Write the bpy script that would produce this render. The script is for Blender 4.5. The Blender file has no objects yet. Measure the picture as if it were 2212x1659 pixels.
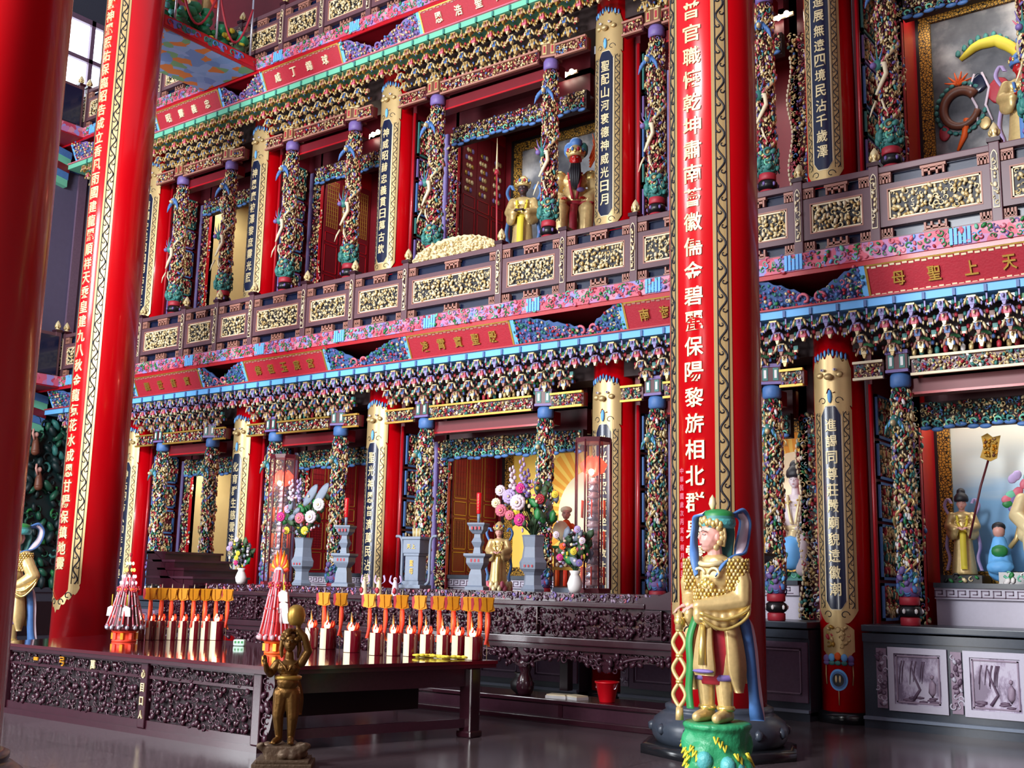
import bpy, bmesh, math, random
import numpy as np
from mathutils import Vector, Matrix, noise as mnoise

S = bpy.context.scene
C = bpy.context.scene.collection

# ------------------------------------------------------------------ camera
def make_camera():
    F = 2402.6
    ya, pi_, ro = (math.radians(a) for a in (37.0458, 10.158, 1.2279))
    fw = Vector((-math.sin(ya)*math.cos(pi_), math.cos(ya)*math.cos(pi_), math.sin(pi_)))
    r0 = Vector((math.cos(ya), math.sin(ya), 0))
    u0 = r0.cross(fw)
    rt = r0*math.cos(ro) + u0*math.sin(ro)
    up = rt.cross(fw)
    cam = bpy.data.cameras.new('camera')
    cam.sensor_width = 36.0
    cam.lens = F/2212*36.0
    cam.clip_end = 200
    o = bpy.data.objects.new('camera', cam)
    C.objects.link(o)
    m = Matrix((rt, up, -fw)).transposed().to_4x4()
    m.translation = Vector((0, 0, 1.6))
    o.matrix_world = m
    S.camera = o
make_camera()

# ------------------------------------------------------------------ world, daylight, exposure
S.view_settings.view_transform = 'Standard'
S.view_settings.look = 'None'
S.view_settings.gamma = 1.0
S.view_settings.exposure = 0.22
S.view_settings.use_curve_mapping = False
W = bpy.data.worlds.new('world'); S.world = W
W.use_nodes = True
W.node_tree.nodes['Background'].inputs[0].default_value = (0.80, 0.82, 1.0, 1)
W.node_tree.nodes['Background'].inputs[1].default_value = 0.40

def area(name, loc, target, sx, sy, power, col=(1, 1, 1)):
    l = bpy.data.lights.new(name, 'AREA')
    l.shape = 'RECTANGLE'; l.size = sx; l.size_y = sy; l.energy = power; l.color = col
    o = bpy.data.objects.new(name, l); C.objects.link(o)
    o.location = loc
    d = Vector(target) - Vector(loc)
    o.rotation_euler = d.to_track_quat('-Z', 'Y').to_euler()
    return o
# daylight through the tall open bays of the temple front, behind the camera
area('daylight_left_front', (-22.0, -6.0, 6.0), (-14.5, 14, 5.0), 4.2, 9.0, 2300, (0.93, 0.96, 1.0))
area('daylight_clerestory', (-8.4, -7.0, 10.0), (-10.0, 14, 5.0), 6.4, 2.8, 3800, (0.95, 0.97, 1.0))
area('daylight_front_door', (-8.8, -7.0, 4.2), (-9.5, 14, 3.8), 2.6, 7.6, 1100, (1.0, 0.98, 0.95))

# ------------------------------------------------------------------ materials
def lin(c):
    return tuple(((x/12.92) if x <= .04045 else ((x+.055)/1.055)**2.4) for x in c)
def rgb(r, g, b):
    return lin((r/255., g/255., b/255.))
MATS = {}
def mat(name, col, rough=.5, metal=0., coat=0., var=0., vscale=8., bump=0., bscale=40., emit=0., alpha=1., trans=0., spec=.5):
    m = bpy.data.materials.new(name); m.use_nodes = True
    nt = m.node_tree; b = nt.nodes['Principled BSDF']
    b.inputs['Base Color'].default_value = (*col, 1)
    b.inputs['Roughness'].default_value = rough
    b.inputs['Metallic'].default_value = metal
    b.inputs['Coat Weight'].default_value = coat
    b.inputs['Coat Roughness'].default_value = .08
    b.inputs['Specular IOR Level'].default_value = spec
    if trans: b.inputs['Transmission Weight'].default_value = trans
    if alpha < 1: b.inputs['Alpha'].default_value = alpha
    if emit:
        b.inputs['Emission Color'].default_value = (*col, 1)
        b.inputs['Emission Strength'].default_value = emit
    if var or bump:
        tc = nt.nodes.new('ShaderNodeTexCoord')
        if var:
            n = nt.nodes.new('ShaderNodeTexNoise'); n.inputs['Scale'].default_value = vscale; n.inputs['Detail'].default_value = 5
            nt.links.new(tc.outputs['Object'], n.inputs['Vector'])
            mx = nt.nodes.new('ShaderNodeMix'); mx.data_type = 'RGBA'
            mx.inputs['A'].default_value = (*[max(0, c*(1-var)) for c in col], 1)
            mx.inputs['B'].default_value = (*[min(1, c*(1+var)) for c in col], 1)
            nt.links.new(n.outputs['Fac'], mx.inputs['Factor'])
            nt.links.new(mx.outputs['Result'], b.inputs['Base Color'])
        if bump:
            n2 = nt.nodes.new('ShaderNodeTexNoise'); n2.inputs['Scale'].default_value = bscale; n2.inputs['Detail'].default_value = 3
            nt.links.new(tc.outputs['Object'], n2.inputs['Vector'])
            bp = nt.nodes.new('ShaderNodeBump'); bp.inputs['Strength'].default_value = bump; bp.inputs['Distance'].default_value = .02
            nt.links.new(n2.outputs['Fac'], bp.inputs['Height'])
            nt.links.new(bp.outputs['Normal'], b.inputs['Normal'])
    MATS[name] = m
    return m

mat('pillar_red', rgb(206, 0, 14), .24, coat=.35, var=.05, vscale=3)
mat('wood_red', rgb(176, 10, 26), .35, var=.12, coat=.2)
mat('soffit_red', rgb(150, 8, 28), .5, var=.1)
mat('plaque_red', rgb(172, 28, 48), .6, var=.12, vscale=20, bump=.2)
mat('dark_red', rgb(108, 12, 26), .45, var=.15)
mat('maroon', rgb(84, 18, 30), .4, var=.2)
mat('gold', rgb(208, 180, 122), .36, metal=.35, var=.22, vscale=24)
mat('pale_gold', rgb(228, 210, 162), .38, metal=.22, var=.1, vscale=14)
mat('old_gold', rgb(186, 148, 66), .4, metal=.6, var=.2, vscale=20)
mat('bright_gold', rgb(232, 206, 122), .25, metal=.7)
mat('gold_paint', rgb(202, 174, 120), .36, metal=.4, var=.06)
mat('cream', rgb(236, 222, 186), .5)
mat('white', rgb(236, 234, 232), .5)
mat('teal', rgb(58, 128, 122), .5, var=.25, vscale=20)
mat('sky_blue', rgb(110, 186, 250), .55, var=.05)
mat('blue', rgb(76, 120, 182), .5, var=.2, vscale=20)
mat('navy', rgb(14, 26, 56), .25, coat=.4)
mat('red', rgb(172, 40, 56), .5, var=.2, vscale=20)
mat('pink', rgb(214, 110, 130), .5, var=.1)
mat('purple', rgb(120, 100, 164), .5, var=.2, vscale=20)
mat('green', rgb(40, 128, 66), .45, var=.2)
mat('mint', rgb(112, 196, 164), .55)
mat('brown', rgb(112, 66, 48), .45, var=.15)
mat('fret_brown', rgb(168, 116, 100), .5, var=.1)
mat('black', (.008, .008, .01), .35)
mat('ink', (.012, .012, .018), .5)
mat('rail_wood', rgb(98, 66, 74), .4, var=.15, vscale=6)
mat('dark_wood', rgb(52, 18, 30), .26, var=.3, vscale=10, coat=.35)
mat('carved_wood', rgb(64, 32, 46), .32, var=.3, vscale=30, coat=.2)
mat('table_top', rgb(74, 22, 32), .07, var=.15, vscale=4, coat=.6)
mat('stone', rgb(122, 134, 152), .5, var=.1, vscale=30)
mat('dark_stone', rgb(58, 66, 78), .3, var=.2, vscale=30)
mat('black_stone', rgb(26, 28, 32), .2, var=.3, vscale=20)
mat('pale_stone', rgb(196, 192, 208), .45, var=.06, vscale=30)
mat('mauve_stone', rgb(150, 130, 150), .5, var=.2, vscale=25)
mat('deep_mauve', rgb(104, 82, 104), .5, var=.25, vscale=25)
mat('beige_wall', rgb(214, 190, 128), .7, var=.05)
mat('grey_wall', rgb(86, 80, 108), .7, var=.12)
mat('skin', rgb(214, 158, 146), .4, var=.04)
mat('red_skin', rgb(170, 22, 20), .35)
mat('dark_skin', rgb(60, 40, 44), .5)
mat('white_skin', rgb(222, 210, 216), .4)
mat('bronze', rgb(120, 86, 40), .38, metal=.7, var=.35, vscale=12, bump=.15)
mat('bronze_base', rgb(110, 90, 70), .5, metal=.4, var=.4, vscale=12, bump=.3)
mat('rock_green', rgb(46, 148, 98), .4, var=.4, vscale=9, bump=.5, bscale=20)
mat('rock_teal', rgb(84, 170, 170), .4, var=.3, vscale=9, bump=.4)
mat('yellow', rgb(226, 206, 60), .6, var=.1)
mat('orange', rgb(240, 96, 24), .6, var=.1)
mat('gold_paper', rgb(214, 142, 20), .35, metal=.35, var=.25, vscale=18)
mat('ribbon_red', rgb(240, 68, 40), .55, var=.15)
mat('candle_red', rgb(98, 6, 22), .12, coat=.6)
mat('plastic_red', rgb(214, 8, 26), .35)
mat('flame', (1.0, .66, .30), .5, emit=26)
mat('lamp_red', (1.0, .06, .03), .5, emit=2.2)
mat('lamp_white', (1.0, .85, .7), .5, emit=18)
mat('bead_green', (.5, 1., .6), .3, emit=2.0)
mat('bead_amber', (1., .5, .08), .3, emit=2.4)
mat('bead_pink', (1., .45, .6), .3, emit=2.2)
mat('bead_red', (1., .08, .04), .3, emit=2.0)
mat('daylight_pane', (.82, .92, 1.0), .4, emit=5.0)
mat('crystal', rgb(226, 190, 196), .12, trans=.35)
mat('tinsel_red', rgb(206, 40, 44), .3, metal=.3, var=.3, vscale=60)
mat('silver', rgb(196, 198, 214), .25, metal=.7)
mat('lavender', rgb(150, 142, 196), .5, var=.1)
mat('slate_blue', rgb(72, 104, 160), .5, var=.15)
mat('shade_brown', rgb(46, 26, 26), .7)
mat('shade_wood', rgb(30, 14, 22), .75)
mat('door_red', rgb(126, 14, 22), .45, var=.1)
mat('leaf', rgb(62, 92, 60), .6, var=.3)
mat('lilac', rgb(186, 166, 214), .6, var=.1)
mat('magenta', rgb(206, 40, 130), .6, var=.1)
mat('petal', rgb(226, 210, 222), .6, var=.06)
mat('paper', rgb(226, 226, 224), .7)
mat('glass_smoke', rgb(228, 206, 212), .04, alpha=.08)
mat('jade', rgb(190, 226, 208), .3)
mat('sun_yellow', rgb(246, 206, 92), .6)
mat('sun_orange', rgb(236, 160, 44), .6)
mat('pot_black', rgb(18, 16, 18), .5)
mat('relief_green', rgb(28, 84, 64), .45, var=.4, vscale=6)
mat('relief_dark', rgb(16, 40, 42), .5, var=.4, vscale=5)

def node_mat(name, build, rough=.5):
    m = bpy.data.materials.new(name); m.use_nodes = True
    nt = m.node_tree; b = nt.nodes['Principled BSDF']; b.inputs['Roughness'].default_value = rough
    tc = nt.nodes.new('ShaderNodeTexCoord')
    build(nt, b, tc.outputs['Object'])
    MATS[name] = m
def ramp(nt, fac, stops, const=False):
    r = nt.nodes.new('ShaderNodeValToRGB')
    if const: r.color_ramp.interpolation = 'CONSTANT'
    e = r.color_ramp.elements
    while len(e) < len(stops): e.new(.5)
    for el, (p, c) in zip(e, stops):
        el.position = p; el.color = (*c, 1)
    nt.links.new(fac, r.inputs['Fac'])
    return r.outputs['Color']
def floor_nodes(nt, b, v):
    n = nt.nodes.new('ShaderNodeTexNoise'); n.inputs['Scale'].default_value = 60; n.inputs['Detail'].default_value = 6
    nt.links.new(v, n.inputs['Vector'])
    br = nt.nodes.new('ShaderNodeTexBrick'); br.offset = 0; br.inputs['Scale'].default_value = 1.0
    br.inputs['Brick Width'].default_value = .9; br.inputs['Row Height'].default_value = .9
    br.inputs['Mortar Size'].default_value = .004
    br.inputs['Color1'].default_value = (1, 1, 1, 1); br.inputs['Color2'].default_value = (.82, .82, .82, 1); br.inputs['Mortar'].default_value = (.3, .3, .3, 1)
    nt.links.new(v, br.inputs['Vector'])
    c = ramp(nt, n.outputs['Fac'], [(.35, rgb(70, 60, 64)), (.65, rgb(112, 98, 102))])
    mx = nt.nodes.new('ShaderNodeMix'); mx.data_type = 'RGBA'; mx.blend_type = 'MULTIPLY'; mx.inputs['Factor'].default_value = 1
    nt.links.new(c, mx.inputs['A']); nt.links.new(br.outputs['Color'], mx.inputs['B'])
    nt.links.new(mx.outputs['Result'], b.inputs['Base Color'])
    b.inputs['Roughness'].default_value = .16
node_mat('floor_granite', floor_nodes, .14)
def band_nodes(cols, sc):
    def f(nt, b, v):
        n = nt.nodes.new('ShaderNodeTexNoise'); n.inputs['Scale'].default_value = sc*.9; n.inputs['Detail'].default_value = 1
        nt.links.new(v, n.inputs['Vector'])
        ad = nt.nodes.new('ShaderNodeMix'); ad.data_type = 'VECTOR'; ad.inputs['Factor'].default_value = .12
        nt.links.new(v, ad.inputs['A']); nt.links.new(n.outputs['Color'], ad.inputs['B'])
        vo = nt.nodes.new('ShaderNodeTexVoronoi'); vo.inputs['Scale'].default_value = sc
        nt.links.new(ad.outputs['Result'], vo.inputs['Vector'])
        sp = nt.nodes.new('ShaderNodeSeparateColor'); nt.links.new(vo.outputs['Color'], sp.inputs['Color'])
        k = len(cols)
        nt.links.new(ramp(nt, sp.outputs['Red'], [(i/k, c) for i, c in enumerate(cols)], True), b.inputs['Base Color'])
    return f
node_mat('band_paint', band_nodes([rgb(206, 96, 124), rgb(186, 120, 170), rgb(212, 92, 112), rgb(150, 140, 204), rgb(210, 140, 160), rgb(190, 66, 94)], 9), .5)
node_mat('cloud_paint', band_nodes([rgb(126, 168, 226), rgb(140, 178, 232), rgb(110, 150, 214), rgb(226, 130, 60), rgb(150, 180, 236), rgb(120, 176, 130)], 5), .5)
node_mat('red_front_paint', band_nodes([rgb(200, 16, 30), rgb(190, 20, 36), rgb(110, 120, 206), rgb(204, 20, 34), rgb(60, 120, 110), rgb(206, 18, 30)], 9), .5)
def strip_nodes(nt, b, v):      # gold ground with black brocade ornament
    vo = nt.nodes.new('ShaderNodeTexVoronoi'); vo.inputs['Scale'].default_value = 26; vo.feature = 'DISTANCE_TO_EDGE'
    nt.links.new(v, vo.inputs['Vector'])
    nt.links.new(ramp(nt, vo.outputs['Distance'], [(0, (.02, .015, .01)), (.1, rgb(196, 150, 60))], True), b.inputs['Base Color'])
    b.inputs['Metallic'].default_value = .35
node_mat('brocade', strip_nodes, .4)
def sky_paint(nt, b, v):        # painted backdrop, pale sky over a blue sea
    sp = nt.nodes.new('ShaderNodeSeparateXYZ'); nt.links.new(v, sp.inputs['Vector'])
    n = nt.nodes.new('ShaderNodeTexNoise'); n.inputs['Scale'].default_value = 1.6; n.inputs['Detail'].default_value = 4
    mp = nt.nodes.new('ShaderNodeMapping'); mp.inputs['Scale'].default_value = (.4, .4, 3)
    nt.links.new(v, mp.inputs['Vector']); nt.links.new(mp.outputs['Vector'], n.inputs['Vector'])
    ma = nt.nodes.new('ShaderNodeMath'); ma.operation = 'MULTIPLY_ADD'; ma.inputs[1].default_value = .34; ma.inputs[2].default_value = -.89
    nt.links.new(n.outputs['Fac'], ma.inputs[0])
    ad = nt.nodes.new('ShaderNodeMath'); ad.operation = 'MULTIPLY_ADD'; ad.inputs[1].default_value = .42
    nt.links.new(sp.outputs['Z'], ad.inputs[0]); nt.links.new(ma.outputs[0], ad.inputs[2])
    nt.links.new(ramp(nt, ad.outputs[0], [(0, rgb(76, 140, 196)), (.42, rgb(120, 170, 210)), (.62, rgb(196, 206, 206)), (1, rgb(222, 216, 196))]), b.inputs['Base Color'])
node_mat('sea_painting', sky_paint, .6)
def cloud_dark(nt, b, v):
    n = nt.nodes.new('ShaderNodeTexNoise'); n.inputs['Scale'].default_value = 1.5; n.inputs['Detail'].default_value = 5
    nt.links.new(v, n.inputs['Vector'])
    nt.links.new(ramp(nt, n.outputs['Fac'], [(.3, rgb(40, 42, 52)), (.5, rgb(96, 98, 104)), (.7, rgb(186, 184, 182))]), b.inputs['Base Color'])
node_mat('storm_painting', cloud_dark, .6)
def mauve_pic(nt, b, v):        # engraved landscape on a polished stone slab
    n = nt.nodes.new('ShaderNodeTexNoise'); n.inputs['Scale'].default_value = 3.2; n.inputs['Detail'].default_value = 7; n.inputs['Roughness'].default_value = .65
    mp = nt.nodes.new('ShaderNodeMapping'); mp.inputs['Rotation'].default_value = (0, .5, 0); mp.inputs['Scale'].default_value = (1.6, 1, .8)
    nt.links.new(v, mp.inputs['Vector']); nt.links.new(mp.outputs['Vector'], n.inputs['Vector'])
    nt.links.new(ramp(nt, n.outputs['Fac'], [(.42, rgb(120, 104, 128)), (.5, rgb(172, 158, 182)), (.56, rgb(196, 188, 206))]), b.inputs['Base Color'])
node_mat('engraved_stone', mauve_pic, .35)

# ------------------------------------------------------------------ mesh builder
def _ico():
    bm = bmesh.new(); bmesh.ops.create_icosphere(bm, subdivisions=2, radius=1)
    V = np.array([v.co[:] for v in bm.verts]); F = np.array([[v.index for v in f.verts] for f in bm.faces]); bm.free()
    return V, F
def _ico1():
    bm = bmesh.new(); bmesh.ops.create_icosphere(bm, subdivisions=1, radius=1)
    V = np.array([v.co[:] for v in bm.verts]); F = np.array([[v.index for v in f.verts] for f in bm.faces]); bm.free()
    return V, F
ICO2, ICO1 = _ico(), _ico1()
def tube_vf(P, R, n=6, caps=True):
    P = np.asarray(P, float); k = len(P)
    R = np.full(k, R) if np.isscalar(R) else np.asarray(R, float)
    T = np.gradient(P, axis=0); T /= np.linalg.norm(T, axis=1, keepdims=True)+1e-9
    a = np.array([0, 0, 1.]) if abs(T[0][2]) < .9 else np.array([1., 0, 0])
    V = []; u = np.cross(T[0], a); u /= np.linalg.norm(u)
    th = np.linspace(0, 2*np.pi, n, endpoint=False)
    for i in range(k):
        u = u - T[i]*(u@T[i]); u /= np.linalg.norm(u)+1e-9
        w = np.cross(T[i], u)
        V.append(P[i] + R[i]*(np.cos(th)[:, None]*u + np.sin(th)[:, None]*w))
    V = np.concatenate(V)
    q = []
    for i in range(k-1):
        for j in range(n):
            q.append((i*n+j, i*n+(j+1) % n, (i+1)*n+(j+1) % n, (i+1)*n+j))
    F = [np.array(q)]
    if caps:
        F += [np.array([list(range(n))[::-1]]), np.array([list(range((k-1)*n, k*n))])]
    return V, F
def _curl():
    t = np.linspace(0, 1, 9); a = t*5.2; r = .95*(1-.72*t)
    P = np.stack([r*np.cos(a), np.zeros(9), r*np.sin(a)], 1)
    return tube_vf(P, .26*(1-.55*t), 5)
CURL = _curl()

class MB:
    """collects geometry, each face with a named material, links it as ONE mesh object"""
    def __init__(s, M=None):
        s.V = []; s.n = 0; s.F = []; s.M = M
    def add(s, V, F, m, smooth=True):
        V = np.asarray(V, float).reshape(-1, 3)
        if s.M is not None:
            A = np.array(s.M); V = V@A[:3, :3].T + A[:3, 3]
        if isinstance(F, np.ndarray): F = [F]
        for f in F:
            f = np.asarray(f)
            if f.ndim == 1: f = f[None]
            s.F.append((f+s.n, m, smooth))
        s.V.append(V); s.n += len(V)
    def box(s, x0, x1, y0, y1, z0, z1, m, bev=0.):
        if bev:
            bm = bmesh.new(); bmesh.ops.create_cube(bm, size=1)
            for v in bm.verts: v.co = ((x0+x1)/2+v.co.x*(x1-x0), (y0+y1)/2+v.co.y*(y1-y0), (z0+z1)/2+v.co.z*(z1-z0))
            bmesh.ops.bevel(bm, geom=bm.edges[:], offset=bev, segments=2, affect='EDGES', profile=.6)
            s.bm(bm, m, False); return
        V = [(x, y, z) for x in (x0, x1) for y in (y0, y1) for z in (z0, z1)]
        F = np.array([(0, 1, 3, 2), (4, 6, 7, 5), (0, 4, 5, 1), (2, 3, 7, 6), (0, 2, 6, 4), (1, 5, 7, 3)])
        s.add(V, F, m, False)
    def bm(s, bm, m, smooth=True):
        bm.verts.index_update()
        V = [v.co[:] for v in bm.verts]
        by = {}
        for f in bm.faces: by.setdefault(len(f.verts), []).append([v.index for v in f.verts])
        s.add(V, [np.array(x) for x in by.values()], m, smooth); bm.free()
    def quad(s, a, b, c, d, m):
        s.add([a, b, c, d], np.array([[0, 1, 2, 3]]), m, False)
    def prism(s, poly, y0, y1, m, ax='y'):
        k = len(poly)
        def p3(p, d): return (p[0], d, p[1]) if ax == 'y' else ((d, p[0], p[1]) if ax == 'x' else (p[0], p[1], d))
        V = [p3(p, y0) for p in poly]+[p3(p, y1) for p in poly]
        s.add(V, [np.array([list(range(k))]), np.array([list(range(k, 2*k))[::-1]]),
                  np.array([(i, k+i, k+(i+1) % k, (i+1) % k) for i in range(k)])], m, False)
    def lathe(s, prof, m, n=24, cx=0, cy=0, cz=0, sx=1., sy=1., smooth=True, a0=0., a1=2*math.pi, ms=None):
        full = abs(a1-a0-2*math.pi) < 1e-6
        th = np.linspace(a0, a1, n, endpoint=not full)
        V = [(cx+sx*r*math.cos(t), cy+sy*r*math.sin(t), cz+z) for r, z in prof for t in th]
        k = len(prof); nn = n if full else n-1
        s0 = s.n
        Q = [[(i*n+j, i*n+(j+1) % n, (i+1)*n+(j+1) % n, (i+1)*n+j) for j in range(nn)] for i in range(k-1)]
        if ms:
            s.add(V, np.array(Q[0]), ms[0], smooth)
            for i in range(1, k-1):
                s.F.append((np.array(Q[i])+s0, ms[i], smooth))
        else:
            s.add(V, np.array(sum(Q, [])), m, smooth)
        if full:
            e = []
            if prof[0][0] > 1e-4: e.append((np.array([list(range(n))[::-1]]), ms[0] if ms else m))
            if prof[-1][0] > 1e-4: e.append((np.array([list(range((k-1)*n, k*n))]), ms[-1] if ms else m))
            for f, mm in e: s.F.append((f+s0, mm, False))
    def tube(s, P, R, m, n=8, caps=True):
        V, F = tube_vf(P, R, n, caps); s.add(V, F, m)
    def blob(s, c, sc, m, rot=None, hi=True):
        V, F = ICO2 if hi else ICO1
        V = V*np.asarray(sc, float)
        if rot is not None: V = V@np.array(rot.to_matrix() if hasattr(rot, 'to_matrix') else rot)[:3, :3].T
        s.add(V+np.asarray(c, float), F, m)
    def build(s, name, parent=None, loc=None, rot=None):
        me = mesh_from(s, name)
        return link(name, me, parent, loc, rot)
def mesh_from(mb, name):
    V = np.concatenate(mb.V).astype(np.float32)
    names = []; ls = []; lt = []; li = []; mi = []; sm = []; st = 0
    for f, m, smooth in mb.F:
        if m not in names: names.append(m)
        k, w = f.shape
        ls.append(st+np.arange(k)*w); lt.append(np.full(k, w)); li.append(f.ravel()); st += k*w
        mi.append(np.full(k, names.index(m))); sm.append(np.full(k, smooth))
    me = bpy.data.meshes.new(name)
    me.vertices.add(len(V)); me.vertices.foreach_set('co', V.ravel())
    li = np.concatenate(li).astype(np.int32); ls = np.concatenate(ls).astype(np.int32)
    me.loops.add(len(li)); me.loops.foreach_set('vertex_index', li)
    me.polygons.add(len(ls)); me.polygons.foreach_set('loop_start', ls)
    me.polygons.foreach_set('material_index', np.concatenate(mi).astype(np.int32))
    me.polygons.foreach_set('use_smooth', np.concatenate(sm))
    for n in names: me.materials.append(MATS[n])
    me.update(calc_edges=True); me.validate()
    return me
def link(name, me, parent=None, loc=None, rot=None):
    o = bpy.data.objects.new(name, me); C.objects.link(o)
    if parent is not None: o.parent = parent
    if loc is not None: o.location = loc
    if rot is not None: o.rotation_euler = rot
    return o
def tag(o, label=None, cat=None, group=None, kind=None):
    if label: o['label'] = label
    if cat: o['category'] = cat
    if group: o['group'] = group
    if kind: o['kind'] = kind
    return o
def thing(name, label, cat, loc=(0, 0, 0), rz=0., group=None):
    o = bpy.data.objects.new(name, None); C.objects.link(o)
    o.empty_display_size = .1
    o.location = loc; o.rotation_euler = (0, 0, rz)
    return tag(o, label, cat, group)
def struct(name, mb, loc=None):
    return tag(mb.build(name, None, loc), kind='structure')
def dup(root, loc, rz=None, label=None, group=None):
    def cp(o, parent):
        c = o.copy(); C.objects.link(c)
        if parent is not None: c.parent = parent
        for ch in list(o.children): cp(ch, c)
        return c
    r = cp(root, None); r.location = loc
    if rz is not None: r.rotation_euler = (0, 0, rz)
    if label: r['label'] = label
    if group: r['group'] = group
    return r

# ------------------------------------------------------------------ carved relief
def relief(mb, w, h, cell, pal, seed, depth=.03, curl=.3, conv=None, u0=0., v0=0., clip=None, sc=1., stretch=1.5, lo=True):
    """covers a w x h area (u,v) with carved leaves, scrolls and figures; conv maps (u, d, v) -> xyz"""
    rg = np.random.default_rng(seed)
    nx = max(1, round(w/cell)); nz = max(1, round(h/cell))
    names = [p[0] for p in pal]; wt = np.array([p[1] for p in pal], float); wt /= wt.sum()
    U, Vv = np.meshgrid((np.arange(nx)+.5)/nx*w, (np.arange(nz)+.5)/nz*h)
    U = U.ravel()+rg.uniform(-.35, .35, U.size)*cell; Vv = Vv.ravel()+rg.uniform(-.35, .35, Vv.size)*cell
    U += u0; Vv += v0
    if clip is not None:
        k = np.array([clip(a, b) for a, b in zip(U, Vv)]); U = U[k]; Vv = Vv[k]
    N = len(U)
    if N == 0: return
    iscurl = rg.random(N) < curl
    ang = rg.uniform(0, 2*np.pi, N)
    mid = rg.choice(len(names), N, p=wt)
    dep = rg.uniform(.1, 1., N)*depth
    size = cell*rg.uniform(.62, 1.08, N)*sc
    for sel, tmpl in ((iscurl, CURL), (~iscurl, ICO1 if lo else ICO2)):
        TV, TF = tmpl
        if isinstance(TF, np.ndarray): TF = [TF]
        for q in range(len(names)):
            idx = np.nonzero(sel & (mid == q))[0]
            if not len(idx): continue
            L = len(TV)
            s3 = np.stack([size[idx]*(.46 if tmpl is not CURL else .72), np.minimum(size[idx]*.5, depth*.9), size[idx]*(.5*stretch if tmpl is not CURL else .80)], 1)
            X = TV[None]*s3[:, None]
            ca, sa = np.cos(ang[idx])[:, None], np.sin(ang[idx])[:, None]
            if tmpl is not CURL:
                ca = np.cos(ang[idx]*.33-1.03)[:, None]; sa = np.sin(ang[idx]*.33-1.03)[:, None]
            x = X[..., 0]*ca - X[..., 2]*sa; z = X[..., 0]*sa + X[..., 2]*ca; y = X[..., 1]
            P = np.stack([x+U[idx][:, None], y+dep[idx][:, None], z+Vv[idx][:, None]], -1).reshape(-1, 3)
            if conv is None: P = np.stack([P[:, 0], -P[:, 1], P[:, 2]], 1)
            else: P = conv(P)
            off = (np.arange(len(idx))*L)[:, None, None]
            mb.add(P, [(f[None]+off).reshape(-1, f.shape[1]) for f in TF], names[q])
def cyl_conv(r, a0=-math.pi/2):
    def f(P):
        a = a0 + P[:, 0]/r; R = r+P[:, 1]
        return np.stack([R*np.cos(a), R*np.sin(a), P[:, 2]], 1)
    return f

def figures(mb, w, h, dx, dz, cols, seed, conv=None, u0=0., v0=0., s=1., d=.02):
    """rows of little carved people: robe, sleeves, head, hat"""
    rg = random.Random(seed); cv = conv or flat_conv
    V0, F0 = ICO1
    nz = max(1, int(h/dz)); nx = max(1, int(w/dx))
    for i in range(nz):
        for j in range(nx):
            u = u0+(j+.5+.5*(i % 2)*(nx > 1)+rg.uniform(-.15, .15))*w/nx; v = v0+(i+.5+rg.uniform(-.12, .12))*h/nz
            if nx == 1: u = u0+w*(.5+rg.uniform(-.1, .1))
            c = rg.choice(cols); t = rg.uniform(-.35, .35); k = s*rg.uniform(.85, 1.1)
            for (a, e, b, ra, rd, rb, m) in ((0, .010, -.012, .026, .020, .042, c), (-.024, .022, .006, .012, .012, .026, c), (.024, .020, .002, .012, .012, .026, rg.choice(cols)), (0, .018, .040, .014, .014, .016, 'pale_gold'), (0, .014, .056, .013, .012, .010, rg.choice(cols)), (.012, .024, -.03, .010, .008, .026, 'pale_gold')):
                P = V0*np.array([ra, rd, rb])*k+np.array([a, e, b])*k
                x = P[:, 0]*math.cos(t)-P[:, 2]*math.sin(t); z = P[:, 0]*math.sin(t)+P[:, 2]*math.cos(t)
                mb.add(cv(np.stack([x+u, P[:, 1]+d, z+v], 1)), F0, m)
def scales(mb, w, h, cell, mats, conv, u0, v0, d=.0):
    """regular overlapping armour scales"""
    V0, F0 = ICO1; nz = int(h/cell/.8); nx = int(w/cell); k = 0
    for i in range(nz):
        for j in range(nx):
            P = V0*np.array([cell*.5, cell*.28, cell*.62])+np.array([u0+(j+.5*(i % 2)+.5)*w/nx, d, v0+(i+.5)*h/nz])
            mb.add(conv(P), F0, mats[(i+j) % len(mats)])
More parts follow.
